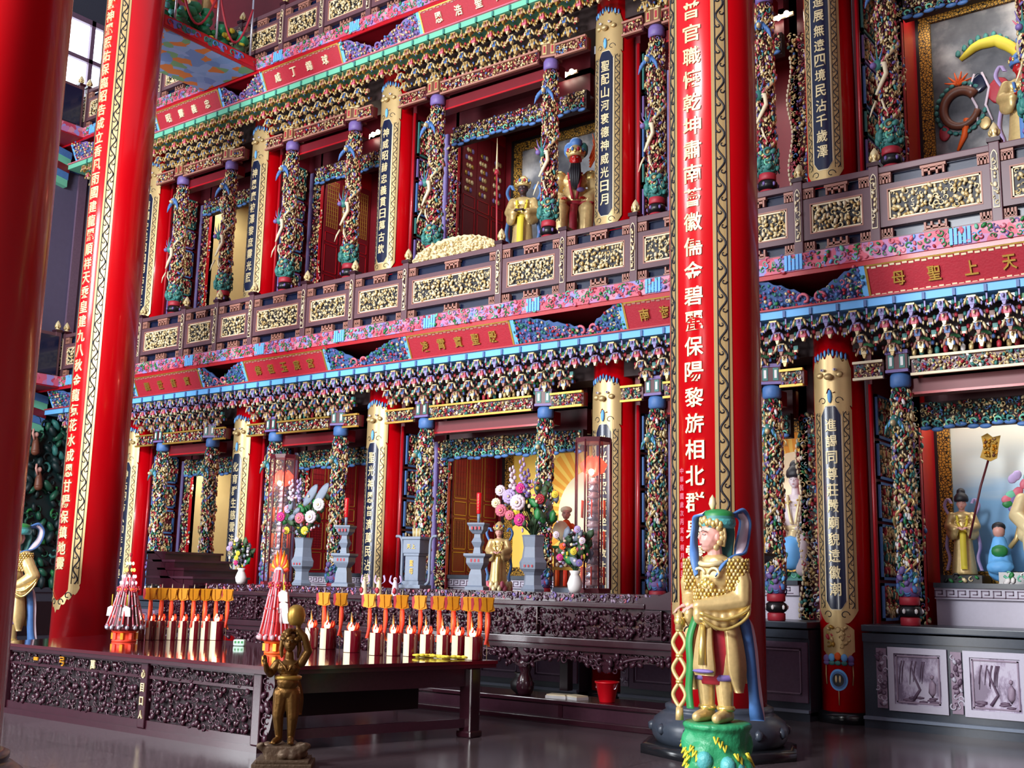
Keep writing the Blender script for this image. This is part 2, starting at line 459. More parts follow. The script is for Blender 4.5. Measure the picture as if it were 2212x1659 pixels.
# ------------------------------------------------------------------ lettering
_glyph = {}
def glyph(ch, ext=.02, cut=0):
    k = (ch, cut)
    if k in _glyph: return _glyph[k]
    cu = bpy.data.curves.new('g', 'FONT'); cu.body = ch; cu.size = 1.0; cu.align_x = 'CENTER'; cu.align_y = 'CENTER'
    cu.resolution_u = 2; cu.offset = .014
    o = bpy.data.objects.new('g', cu); C.objects.link(o)
    dg = bpy.context.evaluated_depsgraph_get()
    me = bpy.data.meshes.new_from_object(o.evaluated_get(dg))
    bm = bmesh.new(); bm.from_mesh(me)
    if len(bm.verts):
        xs = [v.co.x for v in bm.verts]; ys = [v.co.y for v in bm.verts]
        cx, cy = (min(xs)+max(xs))/2, (min(ys)+max(ys))/2; sx, sy = max(max(xs)-min(xs), .3), max(max(ys)-min(ys), .3)
        for v in bm.verts: v.co = ((v.co.x-cx)/sx, (v.co.y-cy)/sy, 0)
        for i in range(1, cut):
            x = -.5+i/cut
            bmesh.ops.bisect_plane(bm, geom=bm.verts[:]+bm.edges[:]+bm.faces[:], plane_co=(x, 0, 0), plane_no=(1, 0, 0))
    bm.verts.index_update()
    V = np.array([v.co[:] for v in bm.verts]).reshape(-1, 3); by = {}
    for f in bm.faces: by.setdefault(len(f.verts), []).append([v.index for v in f.verts])
    F = [np.array(x) for x in by.values()]
    # side walls of the raised letter
    be = [(e.verts[0].index, e.verts[1].index) for e in bm.edges if e.is_boundary]
    bm.free(); bpy.data.objects.remove(o); bpy.data.curves.remove(cu); bpy.data.meshes.remove(me)
    _glyph[k] = (V, F, be)
    return _glyph[k]
def flat_conv(P):
    return np.stack([P[:, 0], -P[:, 1], P[:, 2]], 1)
def put_glyph(mb, ch, w, h, cu, cv, m, conv, d=.012, cut=0):
    V, F, be = glyph(ch, cut=cut)
    if not len(V): return
    n = len(V)
    top = np.stack([V[:, 0]*w+cu, np.full(n, d), V[:, 1]*h+cv], 1)
    bot = top.copy(); bot[:, 1] = -.002
    P = conv(np.concatenate([top, bot]))
    side = np.array([(a, b, b+n, a+n) for a, b in be]) if be else None
    mb.add(P, F+([side] if side is not None else []), m, False)

# ================================================================== the great altar wall
# ------------------------------------------------------------------ shell
PX = [-20.3, -16.8, -13.25, -8.62, -5.2, -1.7]        # red columns of the wall
ST = 5.68                                              # storey height
YC = 14.0
mb = MB(); mb.box(-32, 6, -6, 18, -.2, 0, 'floor_granite'); struct('floor', mb)

def wall_shell():
    mb = MB()
    for z0 in (0., ST):
        zf = 0 if z0 == 0 else z0+.12
        zt = z0+5.5 if z0 == 0 else z0+5.5
        for i in range(5):
            xl, xr = PX[i], PX[i+1]
            side = {0: 'beige_wall'}.get(i, 'wood_red')
            # back, sides, sill and ceiling of the niche
            yb = 15.42 if i == 4 else 16.0
            mb.box(xl+.3, xr-.3, yb, yb+.15, zf, zt, 'dark_red')
            lj = .9 if i < 4 else .8
            mb.box(xl+lj-.12, xl+lj, 14.66, 16.0, zf, zt, side)
            rj = .84 if i > 2 else .45
            mb.box(xr-rj, xr-rj+.12, 14.66, 16.0, zf, zt, side)
            mb.box(xl+.9, xr-.9, 14.6, 16.0, z0+4.35, z0+4.45, 'maroon')
            # jambs and returns beside the columns
            for a, b in ((xl+.3, xl+lj), (xr-rj, xr-.3)):
                mb.box(a, b, 14.66, 14.74, zf, zt, 'maroon')
            mb.box(xl+.36, xl+.445, 13.95, 14.7, zf, zt, 'dark_red')
            mb.box(xr-.27, xr-.2, 14.36, 14.7, zf, zt, 'dark_red')
            # wall above the opening
            mb.box(xl+.9, xr-.9, 14.6, 14.72, z0+3.95, zt, 'maroon')
        for x in PX:
            mb.box(x-.22, x+.22, 14.36, 16.0, zf, zt, 'wood_red')
        mb.box(-22.9, PX[0]-.2, 14.3, 14.45, zf, zt, 'dark_red')
        mb.box(-22.9, PX[-1], 13.80, 14.3, z0+4.62, z0+5.40, 'shade_brown')  # dark board added so the gaps between the brackets read as shade
    mb.box(-23, 0, 14.4, 14.6, 2*ST+.1, 17.5, 'maroon')
    struct('wall_back', mb)
wall_shell()

def wall_left():
    mb = MB()
    mb.box(-23.15, -23.0, 5.0, 14.4, 0, 5.6, 'dark_stone')
    mb.box(-23.15, -23.0, 5.0, 14.4, 5.6, 12.4, 'grey_wall')
    mb.box(-23.15, -23.0, 5.0, 11.2, 12.4, 17, 'dark_stone')
    mb.box(-23.15, -23.0, 13.95, 14.4, 12.4, 17, 'dark_stone')
    mb.box(-23.15, -23.0, 11.2, 13.95, 14.55, 17, 'dark_stone')
    mb.box(-23.0, -22.94, 13.55, 13.75, 6.0, 10.8, 'deep_mauve')
    mb.box(-23.0, -22.95, 5, 14.4, 10.75, 11.0, 'blue')
    struct('wall_left', mb)
wall_left()
mb = MB(); mb.box(1.2, 1.35, -7.2, 14.4, 0, 17.5, 'maroon'); mb.box(-.7, 1.2, 14.3, 14.45, 0, 17.5, 'maroon'); struct('wall_right', mb)
for k in range(5):          # lamps hidden behind the valances
    for up in (0, 1):
        xc = (PX[k]+PX[k+1])/2
        area('recess_lamp', (xc, 14.95, ST*up+3.98), (xc-.1, 15.5, ST*up+1.6), 2.0, .25, (34 if k == 0 else 13) if not up else (24 if k == 0 else 11), (1.0, .95, .88))

# ------------------------------------------------------------------ scroll ribbons and curved patches
def scroll(mb, u0, u1, v0, v1, per, conv, m, rad=.008, d=.004):
    n = max(2, round((v1-v0)/per)); per = (v1-v0)/n; uc = (u0+u1)/2; A = (u1-u0)*.30
    t = np.linspace(0, n, n*10+1)
    P = np.stack([uc+A*np.sin(t*2*np.pi), np.full(t.size, d), v0+t*per], 1)
    mb.tube(conv(P), rad, m, 4)
    for k in range(n*2):
        s = 1 if k % 2 else -1
        a = np.linspace(0, 4.6, 9); r = A*.75*(1-.6*np.linspace(0, 1, 9))
        cx = uc + s*A*.45; cz = v0+(k+.5)*per/2 + per*.12
        P = np.stack([cx+s*r*np.cos(a), np.full(9, d), cz-r*np.sin(a)], 1)
        mb.tube(conv(P), rad*.9*(1-.5*np.linspace(0, 1, 9)), m, 4)
    for uu in (u0+.012, u1-.012):
        zz = np.linspace(v0, v1, 12)
        mb.tube(conv(np.stack([np.full(12, uu), np.full(12, d), zz], 1)), rad*.6, m, 4)
def patch(mb, U0, U1, fb, ft, conv, d0, d1, m, n=14):
    """curved plate between outlines fb(u) and ft(u), thickness d0..d1"""
    us = np.linspace(U0, U1, n)
    B = np.array([[u, 0, fb(u)] for u in us]); T = np.array([[u, 0, ft(u)] for u in us])
    P = np.concatenate([B+[0, d1, 0], T+[0, d1, 0], B+[0, d0, 0], T+[0, d0, 0]])
    q = []
    for i in range(n-1):
        q += [(i, i+1, n+i+1, n+i), (n+i, n+i+1, 3*n+i+1, 3*n+i), (2*n+i, 2*n+i+1, i+1, i)]
    q += [(0, n, 3*n, 2*n), (n-1, 3*n-1, 4*n-1, 2*n-1)]
    mb.add(conv(P), np.array(q), m, False)

CR = .33
LION_PAL = [('gold_paint', 8), ('gold', 3)]
def board_meshes():
    out = {}
    conv = cyl_conv(CR+.004)
    U = .255
    for key, h in (('lower', 2.88), ('upper', 3.0)):
        def ft(u, hh=h): 
            a = abs(u)/U
            return hh - (.22*max(0, (a-.45)/.55)**1.3 if a > .45 else 0)
        def fb(u):
            a = abs(u)/U
            return .0 + (.16*max(0, (a-.5)/.5)**1.5)
        m = MB()
        patch(m, -U, U, fb, ft, conv, 0, .018, 'gold_paint', 22)
        for s in (-1, 1): scroll(m, s*U*.72-.046, s*U*.72+.046, .18, h-.24, .19, conv, 'ink', .0065, .019)
        # dark scrolls in the rounded head and foot
        for zc in (.10, h-.10):
            for s in (-1, 1):
                a = np.linspace(0, 5, 10); r = .055*(1-.6*np.linspace(0, 1, 10))
                m.tube(conv(np.stack([s*.10+s*r*np.cos(a), np.full(10, .019), zc+r*np.sin(a)], 1)), .006, 'ink', 4)
        out[key+'_border'] = mesh_from(m, 'board_border')
        m = MB()
        def it(u, hh=h):
            return hh-.17 - (.13*max(0, (abs(u)/.125-.5)/.5) if abs(u) > .0625 else 0)
        def ib(u):
            return .17 + (.11*max(0, (abs(u)/.125-.5)/.5) if abs(u) > .0625 else 0)
        patch(m, -.132, .132, lambda u: ib(u)-.012, lambda u: it(u)+.012, conv, .017, .022, 'cream', 16)
        patch(m, -.118, .118, ib, it, conv, .02, .026, 'navy', 16)
        out[key+'_field'] = mesh_from(m, 'board_field')
    m = MB()
    def lt(u):
        return .56 + .05*math.cos(u*60) - .5*u*u*4
    patch(m, -.26, .26, lambda u: -.26*min(1, abs(u)/.25)+.12 - .03*math.sin(u*70), lt, conv, 0, .02, 'gold_paint', 30)
    relief(m, .4, .42, .085, LION_PAL, 3, .010, .8, conv, -.2, .08, stretch=1.1)
    for k in range(9):
        u = -.2+.05*k
        m.blob(conv(np.array([[u, .02, .60-abs(u)*.35]]))[0], (.018, .02, .055), 'sky_blue' if k % 2 else 'blue', hi=False)
    for s in (-1, 1):
        m.blob(conv(np.array([[s*.07, .05, .36]]))[0], (.03, .03, .022), 'white', hi=False)
        m.blob(conv(np.array([[s*.07, .075, .36]]))[0], (.012, .012, .012), 'purple', hi=False)
        m.blob(conv(np.array([[s*.12, .03, .30]]))[0], (.05, .03, .04), 'gold_paint')
    m.blob(conv(np.array([[0, .06, .27]]))[0], (.06, .04, .045), 'gold_paint')
    m.blob(conv(np.array([[0, .03, .02]]))[0], (.03, .025, .09), 'sky_blue')
    out['lion'] = mesh_from(m, 'lion_ornament')
    return out
BM = board_meshes()

def red_column(i, up, text, label, group):
    z0 = ST*up
    t = thing('red_column', label, 'column', (PX[i], YC, z0+.1 if up else 0), 0, group)
    zb = 1.2 if not up else 1.15                    # foot of the board above the thing's base
    key = 'upper' if up else 'lower'
    m = MB()
    m.lathe([(CR, .12), (CR, 4.9)], 'pillar_red', 32)
    m.build('shaft', t)
    m = MB(); m.lathe([(CR+.06, 0), (CR+.06, .10), (CR+.02, .14)], 'black_stone', 32); m.build('base', t)
    b = link('couplet_board', BM[key+'_border'], t, (0, 0, zb))
    link('board_field', BM[key+'_field'], b)
    m = MB(); h = 2.88 if not up else 3.0
    n = len(text); pit = (h-.62)/n
    cc = cyl_conv(CR+.004)
    for k, ch in enumerate(text):
        put_glyph(m, ch, .135, min(.2, pit*.80), 0, h-.31-pit*(k+.5), 'pale_gold', lambda P: cc(P+np.array([0, .026, 0])), .008, 4)
    m.build('lettering', b)
    link('lion_ornament', BM['lion'], t, (0, 0, zb+h-.06))
    return t
UP_T = ['護國安民昭日月佑蒼生', '神恩廣被澤黎庶靈光照', '神威昭赫忠義貫日萬古欽', '聖配山河褒德神威光日月', '進展無遠四境民沾千歲澤', '聲靈赫濯四海咸沾恩澤長']
LO_T = ['神佑四方人和年豐海晏', '化育群生慈雲法雨人間', '聖光神恩普濟萬民沾德', '佛光普照蓮座莊嚴法門', '進謁同尊莊嚴廟貌遠徽潮', '同沾聖德共沐慈恩長']
LO_L = ['red ground floor wall column just right of the left great pillar', 'red ground floor wall column behind the left glass lantern cabinet',
        'red ground floor wall column behind the grey stone incense burner', 'red ground floor wall column behind the right glass lantern cabinet',
        'red ground floor wall column with blue medallion beside the grey stone panels', 'red ground floor wall column at the right end of the altar wall']
UP_L = ['red upper column at the left end of the gallery, beside the yellow wall', 'red upper column between the yellow recess and the red door recess of the gallery',
        'red upper column left of the red faced statue recess', 'red upper column right of the red faced statue',
        'red upper column right of the great pillar, beside the storm painting recess', 'red upper column at the right end of the gallery']
for i in range(6):
    t = red_column(i, 0, LO_T[i], LO_L[i], 'red columns of the altar wall')
    if i == 4:
        m = MB(); cv = cyl_conv(CR+.004)
        m.M = None
        patch(m, -.2, .2, lambda u: .78+.4*u*u*4-.02*math.cos(u*50), lambda u: 1.22-.6*u*u*4, cv, .0, .015, 'gold_paint', 20)
        relief(m, .3, .25, .06, [('gold_paint', 4), ('old_gold', 2), ('red', 1)], 5, .03, .5, cv, -.15, .92)
        for k in range(5):
            a = (k-2)*.075
            m.blob(cv(np.array([[a, .02, .80-abs(a)*.2]]))[0], (.042, .02, .05), ['purple', 'sky_blue', 'orange', 'sky_blue', 'purple'][k])
            m.blob(cv(np.array([[a, .02, .72]]))[0], (.04, .015, .03), ['purple', 'teal', 'teal', 'teal', 'purple'][k])
        for s in (-1, 1): m.tube(cv(np.array([[s*.17, .01, .74], [s*.175, .01, .58], [s*.165, .01, .46]])), .008, 'gold', 5)
        m.tube(cv(np.array([[0, .01, .42], [0, .01, .22]])), .006, 'gold', 5)
        m.build('painted_tassel', t)
        m2 = MB()
        P = [(0.11*math.cos(a), .0, .52+.13*math.sin(a)) for a in np.linspace(0, 2*math.pi, 25)[:-1]]
        for r_, dd, mm in ((1., .018, 'sky_blue'), (.8, .024, 'blue'), (.6, .03, 'ink')):
            V = cv(np.array([[p[0]*r_, dd, .52+(p[2]-.52)*r_] for p in P]+[[0, dd, .52]]))
            m2.add(V, np.array([(k, (k+1) % 24, 24) for k in range(24)]), mm, False)
        for dx in (-.022, .022): m2.blob(cv(np.array([[dx, .03, .53]]))[0], (.014, .008, .045), 'pale_gold')
        m2.build('medallion', t)
    red_column(i, 1, UP_T[i], UP_L[i], 'red columns of the altar wall')

# ------------------------------------------------------------------ dragon columns
PAL_LO = [('teal', 5), ('gold', 7), ('pale_gold', 7), ('red', 3), ('white', 2), ('purple', 1.5), ('green', 1), ('blue', 1)]
PAL_UP = [('gold', 8), ('pale_gold', 5), ('red', 3), ('maroon', 4), ('purple', 2), ('teal', 1.4), ('blue', 1.4), ('pink', 1)]
def dragon_parts(kind, seed):
    up = kind == 'upper'
    pal = PAL_UP if up else PAL_LO
    H = 2.88
    out = []
    m = MB()
    m.lathe([(.135, 0), (.15, .01), (.15, .09), (.135, .1)], 'red', 20)
    m.lathe([(.12, .10), (.17, .125), (.185, .17), (.17, .215), (.12, .24)], 'black', 20)
    m.lathe([(.14, .24), (.155, .25), (.155, .33), (.14, .34)], 'red', 20)
    for k in range(6):
        a = k*math.pi/3+.3
        m.blob((.18*math.cos(a), .18*math.sin(a), .17), (.03, .03, .035), 'purple' if up else 'white', hi=False)
    out.append(('drum', mesh_from(m, 'drum')))
    m = MB(); m.lathe([(.125, .34), (.125, H)], 'shade_brown', 16)
    cv = cyl_conv(.125)
    relief(m, 2*math.pi*.125, H-.42, .050, pal, seed, .045, .22, cv, 0, .40, stretch=1.9)
    figures(m, 2*math.pi*.125, H-.75, .17, .165, ['gold', 'teal', 'red', 'white', 'purple', 'pale_gold'] if not up else ['gold', 'pale_gold', 'maroon', 'red', 'purple'], seed+3, cv, 0, .5, 1.15, .03)
    out.append(('shaft', mesh_from(m, 'shaft')))
    # waves at the foot
    m = MB()
    wp = [('teal', 4), ('mint', 1)] if up else [('blue', 3), ('purple', 3), ('teal', 2), ('sky_blue', 1)]
    relief(m, 2*math.pi*.15, .30, .085, wp, seed+1, .06 if up else .05, .6, cyl_conv(.155 if up else .14), 0, .36, sc=1.15, stretch=1.3)
    if up:
        for k in range(9):
            q = math.pi+.9-k*.25; m.blob((.20*math.cos(q), .20*math.sin(q), .47+.03*math.sin(k*2)), (.06, .06, .075), 'teal')
    m.lathe([(.14, .34), (.18, .42), (.15, .52), (.13, .6)], 'teal' if up else 'purple', 16)
    out.append(('wave_foot', mesh_from(m, 'wave_foot')))
    # coiling dragon
    m = MB(); rg = np.random.default_rng(seed+7)
    turns = 2.1 if up else 2.6
    t = np.linspace(0, 1, 60); a = -math.pi*.5 + t*turns*2*np.pi; R = .17+.015*np.sin(t*25)
    z = .62+t*(H-1.0 if up else H-.85)
    P = np.stack([R*np.cos(a), R*np.sin(a), z], 1)
    rad = (.034 if up else .026)*(.45+.55*np.sin(np.pi*np.clip(t*1.05+.08, 0, 1)))
    m.tube(P, rad, 'pale_gold' if up else 'gold', 7)
    for k in range(2, 58, 2):
        n = P[k]*[1, 1, 0]; n = n/np.linalg.norm(n)
        m.blob(P[k]+n*rad[k]*.8+[0, 0, rad[k]*.6], (.02, .02, .035), ['teal', 'purple', 'red', 'blue'][k//2 % 4] if up else ['teal', 'red', 'white'][k//2 % 3], hi=False)
    for k in (12, 26, 40, 50):                      # claws
        n = P[k]*[1, 1, 0]; n /= np.linalg.norm(n)
        for q in (-1, 0, 1):
            m.tube([P[k], P[k]+n*.06+[0, 0, -.04], P[k]+n*.05+[.03*q, .0, -.10]], [.018, .014, .005], 'gold', 5)
    hz = z[-1] if not up else z[0]+.55
    # head: muzzle, brow, horns, whiskers, mane
    hb = np.array([-.06, -.2, H-.38 if up else H-.42])
    m.blob(hb, (.07, .085, .075), 'blue' if up else 'teal'); m.blob(hb+[0, -.08, -.035], (.045, .07, .04), 'pale_gold')
    for s in (-1, 1):
        m.tube([hb+[s*.04, .0, .05], hb+[s*.07, .03, .14], hb+[s*.05, .06, .20]], [.016, .012, .004], 'gold', 5)
        m.blob(hb+[s*.04, -.06, .03], (.016, .016, .016), 'white', hi=False)
    for k in range(11):
        an = (k-5)*.3; c = 'blue' if up else ('sky_blue' if k % 2 else 'teal')
        g_ = 1.35 if up else 1.0
        m.tube([hb+[.05*math.sin(an), .02, .02], hb+np.array([.14*math.sin(an), -.02, .10*math.cos(an)-.12])*g_, hb+np.array([.16*math.sin(an), -.03, -.18+.12*math.cos(an)])*g_], [.028*g_, .022*g_, .005], c, 5)
    if up:                                          # second head low on the shaft, turned outwards
        hb = np.array([-.10, -.19, 1.45])
        m.blob(hb, (.085, .09, .08), 'teal'); m.blob(hb+[-.06, -.07, -.02], (.06, .06, .045), 'purple')
        m.tube([hb, hb+[.12, -.03, -.02], hb+[.14, -.04, -.16], hb+[.05, -.06, -.3], hb+[-.04, -.05, -.42]], [.045, .045, .04, .034, .02], 'cream', 7)
        for k in range(8):
            an = k*.8
            m.tube([hb, hb+[.1*math.cos(an), -.05, .1*math.sin(an)+.04], hb+[.15*math.cos(an), -.04, .16*math.sin(an)+.1]], [.02, .016, .004], ['pink', 'blue', 'teal', 'purple'][k % 4], 5)
        for s in (-1, 1): m.tube([hb+[s*.05, -.03, -.5], hb+[s*.1, -.08, -.62], hb+[s*.16, -.06, -.72]], [.022, .018, .006], 'cream', 5)
    out.append(('dragon', mesh_from(m, 'dragon')))
    m = MB()
    cap = 'blue'
    m.lathe([(.13, H), (.165, H+.03), (.165, H+.14), (.14, H+.18)], cap if not up else 'purple', 16)
    m.box(-.17, .17, -.17, .17, H+.18, H+.46, 'brown' if up else 'maroon')
    for s in range(4):
        M = Matrix.Rotation(s*math.pi/2, 4, 'Z'); k = MB(M)
        for cx in (-.09, .09):
            k.box(cx-.045, cx+.045, -.18, -.168, H+.23, H+.40, 'teal' if not up else 'gold')
            k.box(cx-.022, cx+.022, -.19, -.175, H+.26, H+.37, 'white' if not up else 'red')
        k.box(-.18, .18, -.185, -.165, H+.41, H+.455, 'pale_gold' if up else 'purple')
        k.box(-.18, .18, -.185, -.165, H+.18, H+.215, 'purple' if not up else 'fret_brown')
        m.V += [np.asarray(v) for v in k.V]; m.F += [(f+m.n, mm, sm) for f, mm, sm in k.F]; m.n += k.n
    relief(m, .40, .28, .09, pal, seed+9, .06, .4, None, -.20, H+.46, sc=1.0)
    m.V[-1] = m.V[-1]
    out.append(('capital', mesh_from(m, 'capital')))
    return out
DR = {'lower': dragon_parts('lower', 21), 'upper': dragon_parts('upper', 51)}
def dragon_column(x, y, z, key, label, rz=0):
    t = thing('dragon_column', label, 'column', (x, y, z), rz, 'dragon columns of the altar wall')
    t.scale = (.8, .8, 1) if x < -10.5 else (.76, .76, 1)
    for n, me in DR[key]: link(n, me, t)
    return t
BAY = ['the ground floor yellow recess', 'the left red door recess', 'the central ground floor recess', 'the white figure recess', 'the sea painting recess']
BAYU = ['the upper yellow recess', 'the upper lattice door recess', 'the red faced statue recess', 'the gallery recess behind the great pillar', 'the storm painting recess']
DX = [-19.21, -17.63, -15.81, -14.11, -12.11, -9.70, -7.76, -6.02, -4.32, -2.60]
for i in range(5):
    for sd, x, w in ((0, DX[2*i], 'left'), (1, DX[2*i+1], 'right')):
        dragon_column(x, 13.72, 1.2, 'lower', 'carved teal and gold dragon column, %s side of %s' % (w, BAY[i]), 0 if not sd else .3)
        dragon_column(x, 13.72, 1.2+ST, 'upper', 'carved brown gold dragon column with teal waves, %s side of %s' % (w, BAYU[i]), 0 if not sd else .25)

# ------------------------------------------------------------------ bracket sets under the two eaves
def bracket_mesh(up, tiers=4):
    m = MB()
    if up:
        POST = ['fret_brown', 'pink', 'slate_blue', 'gold']; LEAF = ['gold', 'old_gold', 'pale_gold', 'gold']; SIDE = ['slate_blue', 'gold', 'red', 'old_gold']
    else:
        POST = ['lavender', 'pink', 'slate_blue', 'pale_gold']; LEAF = ['gold', 'lavender', 'pale_gold', 'fret_brown']; SIDE = ['slate_blue', 'teal', 'red', 'maroon']
    for k in range(tiers):
        y = .03+.115*k; z = -.02-.128*k
        m.box(-.034, .034, y-.055, y+.03, z-.10, z, POST[k]); m.box(-.05, .05, y-.06, y+.04, z-.016, z+.004, LEAF[k]); m.prism([(-.026, z-.10), (.026, z-.10), (.012, z-.15), (-.012, z-.15)], y-.045, y, LEAF[(k+1) % 4])
        m.tube([(0, y-.05, z-.03), (0, y-.085, z-.045), (0, y-.09, z-.075)], [.016, .016, .006], LEAF[(k+1) % 4], 5)
        m.box(-.142, .142, y+.04, y+.07, z-.05, z-.005, 'brown' if k % 2 else ('navy' if not up else 'brown'))
        for s in (-1, 1):
            m.blob((s*.072, y-.035, z-.055), (.020, .020, .062), LEAF[k], Matrix.Rotation(-s*.35, 3, 'Y'), hi=False)
            m.blob((s*.125, y+.02, z-.03), (.024, .024, .036), SIDE[(k+(s > 0)) % 4], hi=False)
            m.blob((s*.045, y-.05, z-.075), (.014, .014, .034), SIDE[(k+1) % 4], hi=False)
            if up: m.blob((s*.135, y-.02, z-.085), (.014, .016, .04), ['gold', 'old_gold'][k % 2], hi=False)
        for s in (-1, 1): m.blob((s*.105, y-.03, z-.095), (.013, .013, .03), LEAF[(k+1) % 4], hi=False)
    # smaller strings between the sets
    for k in range(min(tiers, 3)):
        y = .07+.115*k; z = -.05-.128*k; c = ['green', 'brown', 'teal'][k] if not up else ['old_gold', 'brown', 'fret_brown'][k]
        m.box(.145, .205, y-.02, y+.03, z-.06, z, c); m.box(.150, .20, y-.03, y, z-.085, z-.06, LEAF[k])
        for s in (-1, 1): m.blob((.175+s*.03, y-.03, z-.075), (.012, .013, .03), LEAF[(k+1) % 4], hi=False)
        m.blob((.175, y-.035, z-.105), (.014, .014, .024), SIDE[k], hi=False)
    # small hanging drop at the side
    m.box(.155, .172, .0, .03, -.075, 0, 'lavender' if not up else 'gold'); m.blob((.1635, .012, -.10), (.014, .014, .026), 'red' if not up else 'pink', hi=False)
    if not up and tiers == 4:
        a = np.linspace(0, math.pi, 7); m.prism([(.0+.10*math.cos(q), -.40+.06*math.sin(q)) for q in a], .43, .47, 'green')
    return mesh_from(m, 'bracket_set')
for up in (0, 1):
    me = bracket_mesh(up); me2 = bracket_mesh(up, 2); x = -22.2; k = 0
    while x < -1.6:
        o = link('bracket_set', me2 if any(abs(x-q) < .45 for q in PX) else me, None, (x, 13.2, 5.02+ST*up))
        tag(o, ['painted bracket set in the ground floor row under the sky blue eave strip', 'gilded bracket set in the upper row under the mint green eave strip'][up], 'bracket',
            ['bracket sets under the blue eave', 'bracket sets under the mint eave'][up])
        x += .35; k += 1
    # eave strip
    m = MB(); z = 5.02+ST*up
    t = thing('eave_strip', ['long sky blue eave strip with dark divisions above the ground floor brackets', 'long mint green eave strip above the upper brackets'][up], 'eave', (0, 0, 0))
    m.box(-22.8, -1, 13.16, 13.72, z+.005, z+.105, 'sky_blue' if not up else 'mint')
    x = -22.2
    while x < -1.2:
        m.box(x+.15, x+.185, 13.14, 13.2, z+.005, z+.09, 'slate_blue' if not up else 'teal'); x += .35
    m.build('board', t)
    m = MB(); m.box(-22.8, -1, 13.125, 13.5, z+.105, z+.128, 'pink' if up else 'red'); m.build('edge', t)

# ------------------------------------------------------------------ name plaques and carved crests between them
def incl(z0):       # plane leaning forward at the top
    def f(P):
        return np.stack([P[:, 0], 13.2-.42*P[:, 2]-P[:, 1]*.92, z0+.12+.92*P[:, 2]-P[:, 1]*.38], 1)
    return f
PLQ = [(-19.37, -17.32), (-16.01, -13.92), (-11.99, -9.89), (-7.92, -6.0), (-4.48, -2.45)]
TX = [['慈航普渡', '化雨慈雲', '龍德昭彰', '恩覃海甸', '母聖上天'], ['昭靈義忠', '威丁錫球', '恩浩聖靈', '佑民護國', '德慈昭海']]
TXL = [['觀世音寶殿'[::1][:4], '佛祖玉宸宮'[:5], '凌霄寶聖殿', '南海普陀山', '母聖上天'], TX[1]]
CREST_PAL = [[('blue', 4), ('teal', 3), ('pale_gold', 2.5), ('red', 3), ('purple', 3), ('green', 2), ('pink', 2)],
             [('blue', 3), ('teal', 2), ('pale_gold', 4), ('gold', 3), ('red', 2), ('purple', 3), ('pink', 1)]]
